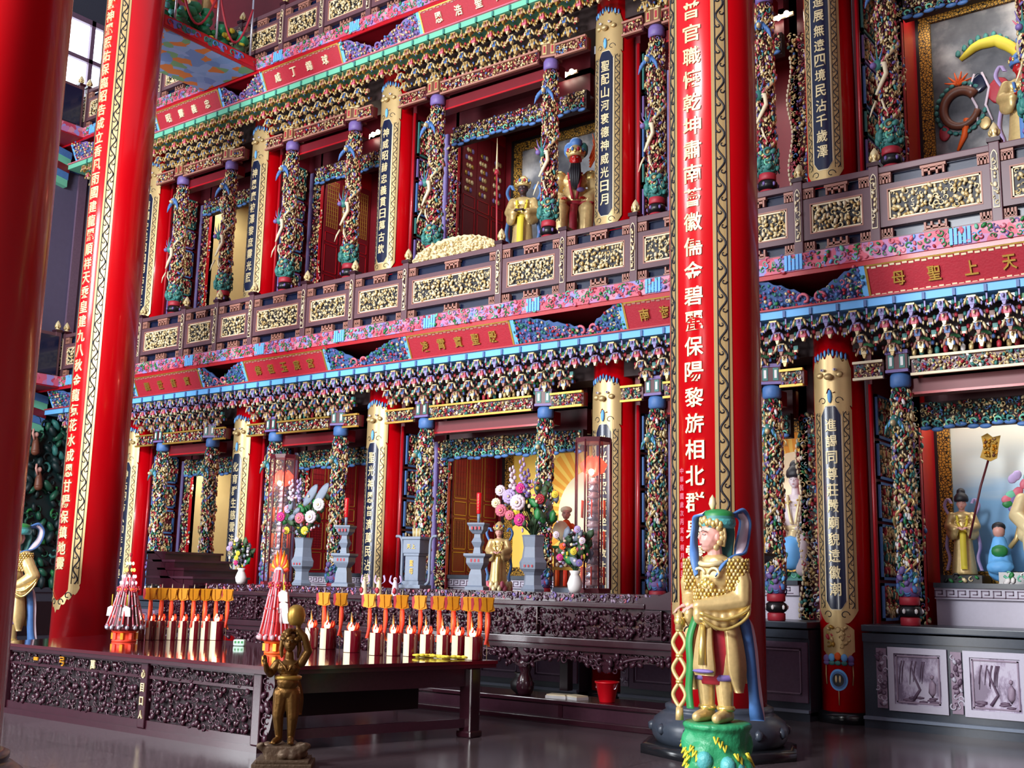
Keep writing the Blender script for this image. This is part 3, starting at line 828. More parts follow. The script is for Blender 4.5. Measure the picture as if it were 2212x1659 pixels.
for up in (0, 1):
    z0 = 5.02+ST*up; cv = incl(z0)
    names = ['far left', 'second', 'central', 'fourth', 'right']
    for i, (a, b) in enumerate(PLQ):
        t = thing('name_plaque', '%s leaning red name plaque with carved characters %s' % (
            ['leftmost', 'second from the left', 'central', 'half hidden by the great pillar', 'rightmost'][i] if True else '',
            ['under the lower gallery floor', 'under the topmost gallery floor'][up]), 'plaque', (0, 0, 0), 0, ['plaques over the ground floor', 'plaques over the upper floor'][up])
        t['label'] = ['%s red name plaque with %s characters %s' % (p, q, r) for p, q, r in [(
            ['Leftmost', 'Second from left', 'Central', 'Fourth from left', 'Rightmost'][i], 'brown' if not up else 'cream', ['on the ground floor eave', 'on the upper floor eave'][up])]][0]
        m = MB(); P = []
        patch(m, a, b, lambda u: 0, lambda u: .41, cv, -.03, .03, 'plaque_red', 2); m.build('board', t)
        m = MB()
        for v0, v1 in ((.0, .022), (.388, .41)):
            patch(m, a, b, lambda u: v0, lambda u: v1, cv, .02, .04, 'old_gold', 2)
        n = int((b-a)/.075)
        for k in range(n):
            for v in ((.355, .378) if (k % 2) else (.365, .388), (.028, .05) if (k % 2) else (.02, .04)):
                if i != 4 and v[0] < .1 : continue
                u = a+(k+.1)*(b-a)/n
                patch(m, u, u+(b-a)/n*.75, lambda _: v[0], lambda _: v[1], cv, .02, .038, 'cream' if i == 4 else 'fret_brown', 2)
        for u in (a, b-.03): patch(m, u, u+.03, lambda _: 0, lambda _: .41, cv, .02, .04, 'old_gold', 2)
        m.build('border', t)
        tx = TXL[up][i] if not up else TX[1][i]; n = len(tx)
        for k, ch in enumerate(tx):
            m = MB(); uc = a+(b-a)*((k+.5)/n*.82+.09)
            put_glyph(m, ch, .15, .17, uc, .20, 'old_gold' if not up else 'cream', lambda P: cv(P+np.array([0, .03, 0])), .03, 0)
            m.build('character', t)
    ed = [-22.5]+[v for p in PLQ for v in p]+[-.8]
    for j in range(0, len(ed), 2):
        a, b = ed[j], ed[j+1]; c = PX[j//2] if 0 <= j//2 < 6 else (a+b)/2
        if j == 0: c = -21.0
        if j//2 >= 1: c = [None, PX[1], PX[2]+.1, PX[3]+.05, PX[4], -1.6][j//2]
        def top(u):
            if u < c: s = (c-u)/max(c-a, .01)
            else: s = (u-c)/max(b-c, .01)
            return .09+.34*min(1, s*1.15)**.8 + .015*math.sin(u*38)
        m = MB()
        patch(m, a, b, lambda u: 0, top, cv, -.02, .0, 'slate_blue' if not up else 'purple', 30)
        relief(m, b-a, .44, .055, CREST_PAL[up], 31+j+up, .05, .25, cv, a, .01, clip=lambda u, v: v < top(u)-.015 and a+.03 < u < b-.03, stretch=1.2)
        for s in (-1, 1):
            an = np.linspace(0, 5, 12); r = .085*(1-.65*np.linspace(0, 1, 12))
            P = np.stack([c+s*.1+s*r*np.cos(an), np.full(12, .03), .1+r*np.sin(an)], 1)
            m.tube(cv(P), .02, 'pink' if not up else 'purple', 6)
        for u, s in ((a, 1), (b, -1)):
            m.add(cv(np.array([[u, .03, 0], [u+s*.07, .03, 0], [u+s*.07, .03, .40], [u, .03, .42]])), np.array([[0, 1, 2, 3]]), 'sky_blue', False)
        o = m.build('carved_crest')
        tag(o, 'carved floral crest dipping in scrolls, %s, %s' % (
            ['left of the leftmost plaque', 'between the first and second plaque', 'between the second and central plaque', 'between the central and fourth plaque', 'between the fourth and right plaque', 'right of the right plaque'][j//2],
            'ground floor eave' if not up else 'upper eave'), 'carving', 'carved crests between the plaques')

# ------------------------------------------------------------------ gallery slabs
for lv in (1, 2):
    z = 5.53+ST*(lv-1)
    m = MB()
    m.box(-23, -.5, 13.02, 14.6, z, z+.25, 'soffit_red')
    m.box(-23, -.5, 12.99, 13.02, z-.03, z+.04, 'wood_red')
    tag(m.build('trim_%d' % (lv+2)), kind='structure')
    m = MB()
    m.box(-23, -.5, 12.97, 13.02, z+.03, z+.25, 'band_paint')
    relief(m, 22.4, .19, .075, [('green', 5), ('mint', 2), ('pink', 3), ('purple', 2), ('red', 1), ('sky_blue', 1)], 61+lv, .022, .8, lambda P: np.stack([P[:, 0], 12.97-P[:, 1], P[:, 2]], 1), -22.9, z+.045, sc=.8)
    for k in range(11):
        x = -21.6+2.03*k
        for dx in (-.10, -.05, 0, .05, .10):
            m.box(x+dx-.018, x+dx+.018, 12.945, 12.98, z+.04, z+.24-(.05 if dx == 0 else 0), 'sky_blue')
    tag(m.build('trim_%d' % (lv+4)), kind='structure')

# ------------------------------------------------------------------ balustrades
GOLD_PANEL = [('pale_gold', 8), ('gold', 4), ('cream', 2)]
def balustrade(posts, label, loc, rz, seed, finials=None, arch=None):
    t = thing('balustrade', label, 'railing', loc, rz)
    Hh = .94
    m = MB()
    a, b = posts[0], posts[-1]
    m.box(a, b, -.05, .05, .86, Hh, 'rail_wood', .012); m.build('handrail', t)
    m = MB(); m.box(a, b, -.04, .04, .0, .03, 'rail_wood'); m.build('bottom_rail', t)
    m = MB(); m.box(a, b, .06, .085, .02, .86, 'navy'); m.build('backing', t)
    fret = None
    for k, x in enumerate(posts):
        m = MB(); m.box(x-.06, x+.06, -.07, .07, 0, Hh+.02, 'rail_wood', .01); m.box(x-.075, x+.075, -.085, .085, Hh+.02, Hh+.07, 'dark_wood')
        p = m.build('post', t)
        m = MB()
        P = [(x-.036, .16), (x+.036, .16), (x+.036, .80), (x+.02, .84), (x, .86), (x-.02, .84), (x-.036, .80)]
        m.prism(P, -.082, -.069, 'cream')
        m.prism([(x+(q[0]-x)*.8, .5+(q[1]-.5)*.96) for q in P], -.084, -.0815, 'dark_wood')
        relief(m, .05, .58, .05, [('pale_gold', 1), ('cream', 1)], seed+k, .012, .5, lambda P: np.stack([P[:, 0], -.084-P[:, 1], P[:, 2]], 1), x-.025, .2)
        link('gold_plate', mesh_from(m, 'gold_plate'), p)
        if finials is None or k in finials:
            m = MB(); m.lathe([(.045, 0), (.05, .02), (.03, .035), (.055, .07), (.06, .1), (.045, .15), (.02, .19), (.0, .215)], 'pale_gold', 14, x, 0, Hh+.07)
            for q in range(6): m.blob((x+.05*math.cos(q*1.05), .05*math.sin(q*1.05), Hh+.15), (.022, .022, .045), 'gold', hi=False)
            m.build('finial', p)
    for k in range(len(posts)-1):
        x0, x1 = posts[k]+.06, posts[k+1]-.06
        m = MB()
        for q in ((x0, x1, .17, .24), (x0, x1, .64, .71)): m.box(q[0], q[1], -.045, .05, q[2], q[3], 'rail_wood')
        for q in ((x0, x0+.09), (x1-.09, x1)): m.box(q[0], q[1], -.045, .05, .24, .64, 'rail_wood')
        for q in ((x0+.09, x1-.09, .24, .255), (x0+.09, x1-.09, .625, .64)): m.box(q[0], q[1], -.05, .0, q[2], q[3], 'fret_brown')
        for q in ((x0+.09, x0+.105), (x1-.105, x1-.09)): m.box(q[0], q[1], -.05, 0, .255, .625, 'fret_brown')
        f = m.build('panel_frame', t)
        m = MB(); w = x1-x0-.21
        m.box(x0+.105, x1-.105, -.012, .04, .255, .625, 'ink')
        for q in ((x0+.105, x1-.105, .255, .275), (x0+.105, x1-.105, .605, .625)): m.box(q[0], q[1], -.035, -.01, q[2], q[3], 'cream')
        for q in ((x0+.105, x0+.125), (x1-.125, x1-.105)): m.box(q[0], q[1], -.035, -.01, .255, .625, 'cream')
        relief(m, w-.05, .33, .056, GOLD_PANEL, seed+100+k, .05, .3, None, x0+.13, .275, sc=1.0, stretch=1.5)
        m.V[-1] = m.V[-1]
        m.build('gold_carving', f)
        xc = (x0+x1)/2
        for zc, s in ((.785, 1), (.085, -1)):
            for cx, w2 in ((x0+.07, .07), (xc, .15), (x1-.07, .07)):
                m = MB(); m.box(cx-w2, cx+w2, -.035, .03, min(zc+s*.035, zc+s*.07), max(zc+s*.035, zc+s*.07), 'fret_brown')
                m.box(cx-w2*.75, cx+w2*.75, -.035, .03, min(zc-s*.01, zc+s*.02), max(zc-s*.01, zc+s*.02), 'fret_brown')
                for e in (-.8, -.3, .3, .8): m.box(cx+e*w2-.012, cx+e*w2+.012, -.035, .03, min(zc-s*.06, zc+s*.04), max(zc-s*.06, zc+s*.04), 'fret_brown')
                m.build('fret_bracket', t)
    if arch is not None:
        x0, x1 = posts[arch]+.1, posts[arch+1]-.1; xc = (x0+x1)/2; hw = (x1-x0)/2
        top = lambda u: .06+.26*max(0, 1-((u-xc)/hw)**2)**.7+.012*math.sin(u*45)
        m = MB(); cv = lambda P: np.stack([P[:, 0], -P[:, 1], Hh+P[:, 2]], 1)
        patch(m, x0, x1, lambda u: 0, top, cv, -.02, .0, 'pale_gold', 30)
        relief(m, x1-x0, .34, .07, GOLD_PANEL, seed+55, .04, .4, cv, x0, 0, clip=lambda u, v: v < top(u)-.02, stretch=1.3)
        m.build('arched_crest', t)
    return t
RP = [-22.06, -20.7, -19.28, -17.88, -16.88, -15.87, -14.46, -13.27, -12.05, -10.12, -8.93, -7.73, -6.5, -5.3, -4.32, -2.92, -1.9]
balustrade(RP, 'long gilded balustrade of the middle gallery, with arched gold crest before the statue', (0, 13.06, 5.78), 0, 200, finials=[0, 2, 3, 4, 5, 6, 7, 8, 9, 11, 12, 13, 14, 15, 16], arch=8)
balustrade([.15, 1.3, 2.45, 3.6, 4.8], 'gilded balustrade of the left side gallery, middle level, behind the left great pillar', (-22.06, 13.0, 5.78), -math.pi/2, 300)
RP2 = [-22.06, -20.7, -19.28, -18.0, -16.75, -15.5, -14.4, -13.2, -12.05, -10.12, -8.93, -7.73]
balustrade(RP2, 'gilded balustrade of the topmost gallery, at the upper left', (0, 13.06, 5.78+ST), 0, 400)
balustrade([.15, 1.3, 2.45, 3.6], 'gilded balustrade of the left side gallery, topmost level under the bright window', (-22.06, 13.0, 5.78+ST), -math.pi/2, 500)
# side gallery slabs
for lv in (1, 2):
    z = 5.53+ST*(lv-1)
    m = MB(); m.box(-23, -22.02, 6, 13.0, z, z+.25, 'soffit_red'); m.box(-22.04, -22.0, 6, 13.0, z+.03, z+.25, 'band_paint')
    tag(m.build('trim_%d' % (lv+6)), kind='structure')
    m = MB()
    for k, (c, d) in enumerate([('blue', .42), ('mint', .34), ('dark_red', .28), ('blue', .2), ('mint', .12)]):
        zz = z-.1-.16*k
        pts = [(6+.4*q, zz+(.07 if q % 2 else 0)) for q in range(19)]
        m.prism([(p[0], p[1]) for p in pts]+[(p[0], p[1]-.16) for p in pts[::-1]], -23.0, -23.0+.12+d*.3, c, 'x')
    tag(m.build('trim_%d' % (lv+8)), kind='structure')

# ------------------------------------------------------------------ beams, valances, side panels
def bar_relief(name, x0, x1, y, z0, z1, base, pal, seed, label, cat, border=None, cell=.07, wavy=None, group=None):
    m = MB()
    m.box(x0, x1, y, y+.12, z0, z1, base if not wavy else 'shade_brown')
    relief(m, x1-x0-.04, z1-z0-.04, cell, pal, seed, .05, .35, lambda P: np.stack([P[:, 0], y-P[:, 1], P[:, 2]], 1), x0+.02, z0+.02, stretch=1.4)
    t = m
    o = m.build(name)
    tag(o, label, cat, group)
    if border:
        m = MB()
        for a, b in ((z0-.02, z0+.012), (z1-.012, z1+.02)): m.box(x0, x1, y-.05, y, a, b, border)
        m.build('border', o)
    if wavy:
        m = MB(); n = max(4, int((x1-x0)/.14))
        for k in range(n):
            u = x0+(k+.5)*(x1-x0)/n
            m.blob((u, y-.03, z0+.005-.025*math.sin(k*1.7)), (.075, .03, .032), wavy)
            an = np.linspace(0, 4.6, 9); r_ = .05*(1-.6*an/4.6); m.tube(np.stack([u+r_*np.cos(an), np.full(9, y-.055), z0+.05+r_*np.sin(an)], 1), .014, 'teal' if k % 2 else 'mint', 5)
        m.build('wave_edge', o)
    return o
VAL = [[('teal', 6), ('pale_gold', 4), ('gold', 4), ('red', 2), ('blue', 2)], [('gold', 6), ('pale_gold', 3), ('maroon', 3), ('purple', 3), ('blue', 1), ('red', 2)]]
BM_PAL = [[('gold', 5), ('pale_gold', 5), ('teal', 4), ('red', 4), ('white', 2), ('purple', 1)], [('gold', 6), ('pale_gold', 4), ('red', 4), ('blue', 2), ('fret_brown', 3)]]
for up in (0, 1):
    zz = ST*up
    for i in range(5):
        xl, xr = PX[i], PX[i+1]; d0, d1 = DX[2*i], DX[2*i+1]
        bn = (BAYU if up else BAY)[i]
        segs = [(d0+.17, d1-.17, 'over the middle of'), (xl+.33, d0-.17, 'over the left side of'), (d1+.17, xr-.33, 'over the right side of')]
        for q, (a, b, wh) in enumerate(segs):
            bar_relief('carved_beam', a, b, 13.62, zz+4.22, zz+4.42, 'maroon', BM_PAL[up], 700+i*7+q+up*50, 'narrow carved and gilded beam %s %s' % (wh, bn), 'beam',
                       border='cream' if (i == 4 and not up) else ('old_gold' if not up else 'fret_brown'), cell=.045, group='carved beams of the altar wall')
        m = MB(); m.box(d0-.1, d1+.1, 13.8, 13.98, zz+4.0, zz+4.2, 'dark_red'); m.box(d0-.1, d1+.1, 13.78, 13.8, zz+4.0, zz+4.03, 'wood_red')
        tag(m.build('crossbeam'), 'plain dark red crossbeam above %s' % bn, 'beam', 'crossbeams above the recesses')
        bar_relief('carved_valance', xl+.88, xr-.88, 14.46, zz+3.66, zz+4.0, 'maroon', VAL[up], 800+i+up*50, 'carved valance with blue wavy edge hanging over %s' % bn, 'carving',
                   wavy='blue', cell=.046, group='carved valances over the recesses')
        # row of little figures on the beam
        m = MB(); rg = random.Random(i+up*9)
        x = d0+.2
        while x < d1-.15:
            c = rg.choice(['pale_gold', 'gold', 'red', 'teal', 'white'] if not up else ['gold', 'pale_gold', 'fret_brown', 'red'])
            m.blob((x, 13.66, zz+4.50), (.035, .03, .06), c, hi=False); m.blob((x, 13.65, zz+4.575), (.022, .022, .024), 'pale_gold', hi=False)
            x += rg.uniform(.08, .12)
        tag(m.build('figure_frieze'), 'row of tiny gilded figures on the beam above %s' % bn, 'carving', 'figure friezes above the beams')
        # return panels beside the columns and carved jambs
        for sd in ((0,) if i < 3 else (0, 1)):
            xx = xl+.447 if sd == 0 else xr-.34
            s = 1 if sd == 0 else -1
            if sd == 0: t = thing('side_panel', 'framed carved panels in the narrow %s return of %s' % ('left' if not sd else 'right', bn), 'panel', (0, 0, 0), 0, 'carved side panels of the recesses')
            zs = [1.22, 1.72, 2.45, 2.98, 3.5, 4.1]
            if up: zs = [1.22, 1.9, 2.3, 2.95, 3.4, 4.1]
            cv = (lambda X, sg: (lambda P: np.stack([X+sg*P[:, 1], P[:, 0], P[:, 2]], 1)))(xx, s)
            for k in range(5 if sd == 0 else 0):
                m = MB(); z0, z1 = zz+zs[k]+.02, zz+zs[k+1]-.02
                fc = ['purple', 'teal', 'blue', 'purple', 'teal'][k] if up else 'blue'
                y0, y1 = 13.98, 14.56
                for (a, b, c, d) in ((y0, y1, z0, z0+.035), (y0, y1, z1-.035, z1), (y0, y0+.04, z0, z1), (y1-.04, y1, z0, z1)):
                    m.box(min(xx, xx+s*.04), max(xx, xx+s*.04), a, b, c, d, fc)
                m.box(min(xx, xx+s*.012), max(xx, xx+s*.012), y0, y1, z0, z1, 'maroon')
                relief(m, .5, z1-z0-.08, .06, [('gold', 5), ('pale_gold', 3), ('red', 2), ('teal', 2 if not up else 1), ('maroon', 4), ('brown', 3)], 900+k+sd*9+i*3+up, .035, .25, cv, 14.02, z0+.04, stretch=1.7)
                figures(m, .5, z1-z0-.06, .10, .15, ['gold', 'pale_gold', 'red', 'teal'], 30+k+i, cv, 14.02, z0+.04, 1.3, .03)
                m.build('panel', t)
            if sd == 0:
                m = MB(); m.tube([(xx-.02, 13.93, zz+1.21), (xx-.02, 13.93, zz+4.2)], .028, 'wood_red', 8); m.box(xx+.10, xx+.16, 14.605, 14.65, zz+1.21, zz+4.0, 'lavender'); m.box(xx+.165, xx+.19, 14.605, 14.65, zz+1.21, zz+4.0, 'purple'); m.build('pillar_strip', t)
            xa, xb = (xl+.66, xl+(.91 if i < 4 else .81)) if sd == 0 else (xr-.84, xr-.42)
            m = MB()
            edge = lambda v: .04*math.sin(v*7)+.03*math.sin(v*17)
            relief(m, xb-xa, 2.8, .055, PAL_LO if not up else PAL_UP, 950+i+sd*11+up*5, .05, .4, lambda P: np.stack([P[:, 0]+(.035*np.sin(P[:, 2]*6))*(1 if sd == 0 else -1), 14.645-P[:, 1], P[:, 2]], 1), xa, zz+1.2, stretch=1.5)
            o = m.build('carved_jamb')
            tag(o, 'carved foliage jamb with wavy edge, %s side of %s' % ('left' if sd == 0 else 'right', bn), 'carving', 'carved jambs of the recesses')
            m = MB(); xe = xb if sd == 0 else xa
            if sd == 0: m.box(xe-.008, xe+.008, 14.59, 14.65, zz+1.2, zz+3.7, 'wood_red')
            else:
                for q in range(34): m.blob((xe+.035*math.sin((zz+1.25+.072*q)*6)*-1, 14.60, zz+1.25+.072*q), (.02, .02, .038), 'cream', hi=False)
            m.build('edge_strip', o)

# ------------------------------------------------------------------ stone dado with panels, sills of the recesses
def dado():
    for i in range(5):
        xl, xr = PX[i]+.34, PX[i+1]-.34
        right = i == 4
        t = thing('stone_dado', ['grey stone dado under the left yellow recess', 'grey stone dado under the left red door recess', 'grey stone dado behind the altar centre', 'stone dado with painted in pillar shade, between the great pillar and the medallion column',
                                 'pale engraved stone dado under the sea painting recess, at the right'][i], 'dado', (0, 0, 0), 0, 'stone dados of the altar wall')
        m = MB()
        m.box(xl, xr, 13.6, 14.5, 0.06, 1.10, 'dark_stone')
        m.box(xl, xr, 13.56, 14.5, .0, .10, 'dark_stone'); m.box(xl, xr, 13.53, 13.6, .10, .135, 'stone')
        m.box(xl, xr, 13.57, 13.62, 1.0, 1.1, 'dark_stone')
        m.build('body', t)
        m = MB(); m.box(xl, xr, 13.54, 14.6, 1.12, 1.2, 'dark_stone', .012); m.build('ledge', t)
        w = xr-xl; n = 3 if w < 3.5 else 4
        mb_ = MB()
        for k in range(n):
            a = xl+w*k/n; b = xl+w*(k+1)/n
            if right: a = [xl+.14, xl+1.0, xl+1.86][k]; b = a+.86
            cx0, cx1 = a+.16, b-.02
            f = MB()
            pm = 'pale_stone' if right else 'deep_mauve'  # left bays' panels in darker mauve: the pillar's shadow put into the colour
            for (p, q, r, s_) in ((cx0, cx1, .22, .30), (cx0, cx1, .88, .95), (cx0, cx0+.07, .30, .88), (cx1-.07, cx1, .30, .88)): f.box(p, q, 13.565, 13.6, r, s_, pm)
            for (p, q, r, s_) in ((cx0+.09, cx1-.09, .32, .335), (cx0+.09, cx1-.09, .845, .86), (cx0+.09, cx0+.105, .32, .86), (cx1-.105, cx1-.09, .32, .86)): f.box(p, q, 13.575, 13.6, r, s_, 'mauve_stone')
            fr = f.build('panel_frame', t)
            f = MB(); f.box(cx0+.07, cx1-.07, 13.59, 13.61, .30, .88, 'engraved_stone' if right else 'deep_mauve')
            if right:
                rg = random.Random(40+k)
                # engraved scene: a tree or figure in darker stone
                tr = [(cx0+.28, 13.586, .36), (cx0+.36, 13.586, .48), (cx0+.30, 13.586, .62), (cx0+.26, 13.586, .76)]
                f.tube(tr, [.020, .016, .012, .006], 'deep_mauve', 6)
                for q in range(9):
                    bx = cx0+.15+rg.random()*.28; f.tube([(bx, 13.586, .80), (bx-.02, 13.586, .72), (bx-.035, 13.586, .6-rg.random()*.08)], [.008, .007, .003], 'deep_mauve', 4)
                for q in range(9): f.blob((cx0+.14+rg.random()*.42, 13.59, .335+rg.random()*.06), (.06, .004, .018), 'deep_mauve', hi=False)
                f.blob((cx0+.5, 13.588, .50), (.05, .006, .11), 'mauve_stone', hi=False); f.blob((cx0+.5, 13.586, .63), (.026, .006, .03), 'mauve_stone', hi=False)
            f.build('engraved_panel', fr)
            f = MB(); f.box(a+.02, a+.14, 13.575, 13.61, .24, .93, 'mauve_stone')
            relief(f, .10, .62, .06, [('deep_mauve', 1), ('pale_stone', 1)], 70+k+i, .015, .6, lambda P: np.stack([P[:, 0], 13.575-P[:, 1], P[:, 2]], 1), a+.03, .27)
            f.build('carved_strip', t)
        # sill of the recess
        m = MB(); x0, x1 = PX[i]+.9, PX[i+1]-.9
        if right: x0 += 0
        m.box(x0, x1, 14.72, 16.0, 1.18, 1.52, 'pale_stone'); m.box(x0, x1, 14.66, 16.0, 1.52, 1.66, 'pale_stone'); m.box(x0, x1, 14.62, 16.0, 1.66, 1.72, 'dark_stone')
        k = 0; x = x0
        while x < x1-.1:
            for (p, q, r, s_) in ((0, .14, .0, .012), (.0, .012, 0, .09), (0, .10, .08, .092), (.088, .10, .035, .092), (.04, .10, .035, .047)):
                m.box(x+p, x+q, 14.652, 14.662, 1.54+r, 1.54+s_, 'deep_mauve')
            x += .14
        m.build('sill', t)
    m = MB()
    for i in range(5):
        m.box(PX[i]+.34, PX[i+1]-.34, 13.6, 14.6, ST+.1, ST+1.18, 'navy')
        m.box(PX[i]+.9, PX[i+1]-.9, 14.6, 16.0, ST+.1, ST+1.35, 'maroon')
    tag(m.build('trim_11'), kind='structure')
dado()

# ------------------------------------------------------------------ door panels, paintings in the recesses
def door_wall(x, z0, h, label, style, n=3, y0=14.66, y1=15.95):
    """a row of tall lacquered door leaves standing along the left side of a recess"""
    t = thing('door_leaves', label, 'door', (x+.006, y0+.02, z0+.005), 0)
    y1 -= .04
    w = (y1-y0)/n
    for k in range(n):
        a, b = k*w, (k+1)*w
        m = MB(); m.box(0, .035, a+.006, b-.006, 0, h, 'door_red' if style == 'red' else 'dark_red')
        leaf = m.build('door_leaf', t)
        m = MB()
        rows = [0, .10, .40, .47, .72, .78, 1.0]
        cells = [(.02, .16), (.18, .40), (.42, .52), (.54, .97)] if style == 'red' else [(.02, .2), (.22, .44), (.46, .54)]
        for c0, c1 in cells:
            for q in ((a+.04, a+.05, c0*h, c1*h), (b-.05, b-.04, c0*h, c1*h), (a+.04, b-.04, c0*h, c0*h+.012), (a+.04, b-.04, c1*h-.012, c1*h)):
                m.box(.034, .045, q[0], q[1], q[2], q[3], 'old_gold' if style == 'red' else 'wood_red')
        m.build('gold_moulding' if style == 'red' else 'moulding', leaf)
        m = MB()
        if style == 'red':
            for c0, c1 in ((.20, .38), (.56, .95)):
                zz = np.linspace(c0*h, c1*h, 10)
                for v in zz: m.box(.034, .040, a+.06, b-.06, v, v+.008, 'dark_red')
                for u in np.linspace(a+.06, b-.06, 5): m.box(.034, .040, u, u+.008, c0*h, c1*h, 'dark_red')
        elif style == 'holes':
            for r_ in range(6):
                for c_ in range(3):
                    yy = a+.1+(c_+.5*(r_ % 2))*(w-.2)/3; zz = h*.58+r_*.15
                    col = ['pale_gold', 'old_gold', 'purple', 'pale_gold', 'gold'][(r_*3+c_+k) % 5]
                    m.lathe([(.0, .0), (.05, .0), (.05, .012), (.0, .014)], col, 6)
                    V = m.V[-1]; m.V[-1] = np.stack([.034+V[:, 2], yy+V[:, 0]*.8, zz+V[:, 1]], 1)
        else:
            for v in np.linspace(h*.58, h*.95, 12): m.box(.034, .042, a+.05, b-.05, v, v+.01, 'old_gold')
            for u in np.linspace(a+.06, b-.07, 6): m.box(.034, .044, u, u+.01, h*.58, h*.95, 'old_gold')
        m.build('lattice', leaf)
    return t
door_wall(PX[1]+.9, 1.72, 2.4, 'red lacquered door leaves with gold mouldings behind the left flower vase', 'red')
door_wall(PX[2]+.9, 1.72, 2.4, 'red lacquered door leaves with gold mouldings in the central ground floor recess', 'red')
door_wall(PX[1]+.9, ST+1.35, 2.6, 'red lattice door leaves in the upper recess left of the red faced statue recess', 'lattice')
door_wall(PX[2]+.9, ST+1.35, 2.75, 'dark red door leaves with gold and violet pierced lights beside the red faced statue', 'holes')

def painting(x0, x1, z0, z1, canvas, label, extra=None, y=15.93):
    t = thing('framed_painting', label, 'painting', (0, 0, 0))
    m = MB(); fw = .16
    for a, b, c, d in ((x0, x1, z0, z0+fw), (x0, x1, z1-fw, z1), (x0, x0+fw, z0+fw, z1-fw), (x1-fw, x1, z0+fw, z1-fw)): m.box(a, b, y-.05, y+.06, c, d, 'brocade')
    for a, b, c, d in ((x0-.06, x0, z0, z1), (x1, x1+.06, z0, z1), (x0-.06, x1+.06, z1, z1+.06)): m.box(a, b, y-.06, y+.06, c, d, 'black')
    m.build('frame', t)
    m = MB(); m.box(x0+fw, x1-fw, y, y+.05, z0+fw, z1-fw, canvas); m.build('canvas', t)
    if extra:
        m = MB(); extra(m, y-.006); m.build('painted_motif', t)
    return t
def sunburst(cx, cz, R):
    def f(m, y):
        N = 40
        for k in range(N):
            a0, a1 = 2*math.pi*k/N, 2*math.pi*(k+.55)/N
            m.add([(cx, y, cz), (cx+R*math.cos(a0), y, cz+R*math.sin(a0)), (cx+R*math.cos(a1), y, cz+R*math.sin(a1))], np.array([[0, 1, 2]]), 'sun_orange', False)
        m.add([(cx+.75*math.cos(q), y-.006, cz+.75*math.sin(q)) for q in np.linspace(0, 2*math.pi, 40)[:-1]], np.array([list(range(39))]), 'cream', False)
    return f
painting(PX[2]+1.15, PX[3]-.95, 1.72, 4.1, 'sun_yellow', 'painting of orange sun rays on yellow behind the central altar figures', sunburst(-10.2, 2.8, 1.25))
painting(PX[3]+1.0, PX[4]-.5, 1.72, 4.1, 'sun_yellow', 'painting of orange sun rays on yellow behind the white seated figure', sunburst(-6.6, 2.9, 1.05))
painting(PX[4]+.84, PX[5]-.95, 1.72, 4.1, 'sea_painting', 'gold framed painting of pale sky over blue sea behind the right ground floor figures', None, 15.34)
painting(PX[2]+1.2, PX[3]-.95, ST+1.4, ST+4.1, 'storm_painting', 'gold framed dark painting behind the red faced statue')
def dragon_paint(m0, y):
    k_ = y/15.894; m = MB(Matrix.Translation((0, y, 1.6)) @ Matrix.Diagonal((k_, 1, k_, 1)) @ Matrix.Translation((0, -y, -1.6)))
    def P3(L): return np.array([[p[0], y-.015, p[1]] for p in L])
    a = np.linspace(.6, 6.0, 22); P = np.stack([-3.98+.24*np.cos(a), np.full(22, y-.02), 8.48+.27*np.sin(a)], 1)
    m.tube(P, .075*(1-.35*np.linspace(0, 1, 22)), 'brown', 8)
    for k in range(1, 22): m.blob(P[k]+[.10*math.cos(a[k]), -.005, .11*math.sin(a[k])], (.035, .012, .05), 'teal', Matrix.Rotation(-a[k], 3, 'Y'), hi=False)
    Q = smooth_arc([(-3.95, 9.22), (-3.72, 9.38), (-3.45, 9.38), (-3.25, 9.22), (-3.1, 9.0)])
    m.tube(P3(Q), [.03, .05, .065, .075, .08, .085, .085, .08, .075, .07, .07][:len(Q)] if len(Q) <= 11 else .07, 'yellow', 8)
    for k, p in enumerate(Q): m.blob((p[0]-.03, y-.02, p[1]+.10), (.04, .012, .06), 'teal', hi=False)
    m.tube(P3([(-3.9, 8.3), (-3.95, 8.05), (-4.05, 7.85)]), [.05, .045, .02], 'orange', 6)
    m.blob((-3.72, y-.02, 8.80), (.12, .012, .15), 'navy'); m.blob((-3.45, y-.02, 8.62), (.16, .012, .2), 'red')
    for s_ in (-1, 1): m.tube(P3([(-3.72+s_*.05, 8.95), (-3.72+s_*.14, 8.7), (-3.70+s_*.06, 8.45), (-3.66+s_*.1, 8.2)]), [.018, .02, .02, .012], 'petal', 6)
    m.blob((-3.66, y-.02, 8.18), (.08, .012, .10), 'gold'); m.blob((-4.22, y-.02, 8.15), (.08, .012, .12), 'red')
    for k in range(6):
        q = .3+k*.5; m.tube(P3([(-4.0, 8.85), (-4.0+.2*math.cos(q), 8.85+.2*math.sin(q))]), [.03, .006], 'orange', 5)
    for k in range(7): m.blob((-4.1+.13*k, y-.015, 7.72+.04*math.sin(k*2)), (.07, .01, .05), 'teal' if k % 2 else 'leaf', hi=False)
    m0.V, m0.F, m0.n = m.V, m.F, m.n
def smooth_arc(P):
    P = np.array(P, float); t = np.linspace(0, len(P)-1, 11)
    return np.stack([np.interp(t, np.arange(len(P)), P[:, 0]), np.interp(t, np.arange(len(P)), P[:, 1])], 1)
painting(PX[4]+.84, PX[5]-.95, ST+1.4, ST+4.1, 'storm_painting', 'gold framed storm painting with a golden dragon at the upper right', dragon_paint, 15.34)
m = MB(); m.box(-22.2, -21.0, 14.24, 14.3, ST+1.6, ST+3.8, 'cream')
for k in range(12): m.box(-22.15+.1*k, -22.13+.1*k, 14.235, 14.245, ST+1.65, ST+3.75, 'stone')
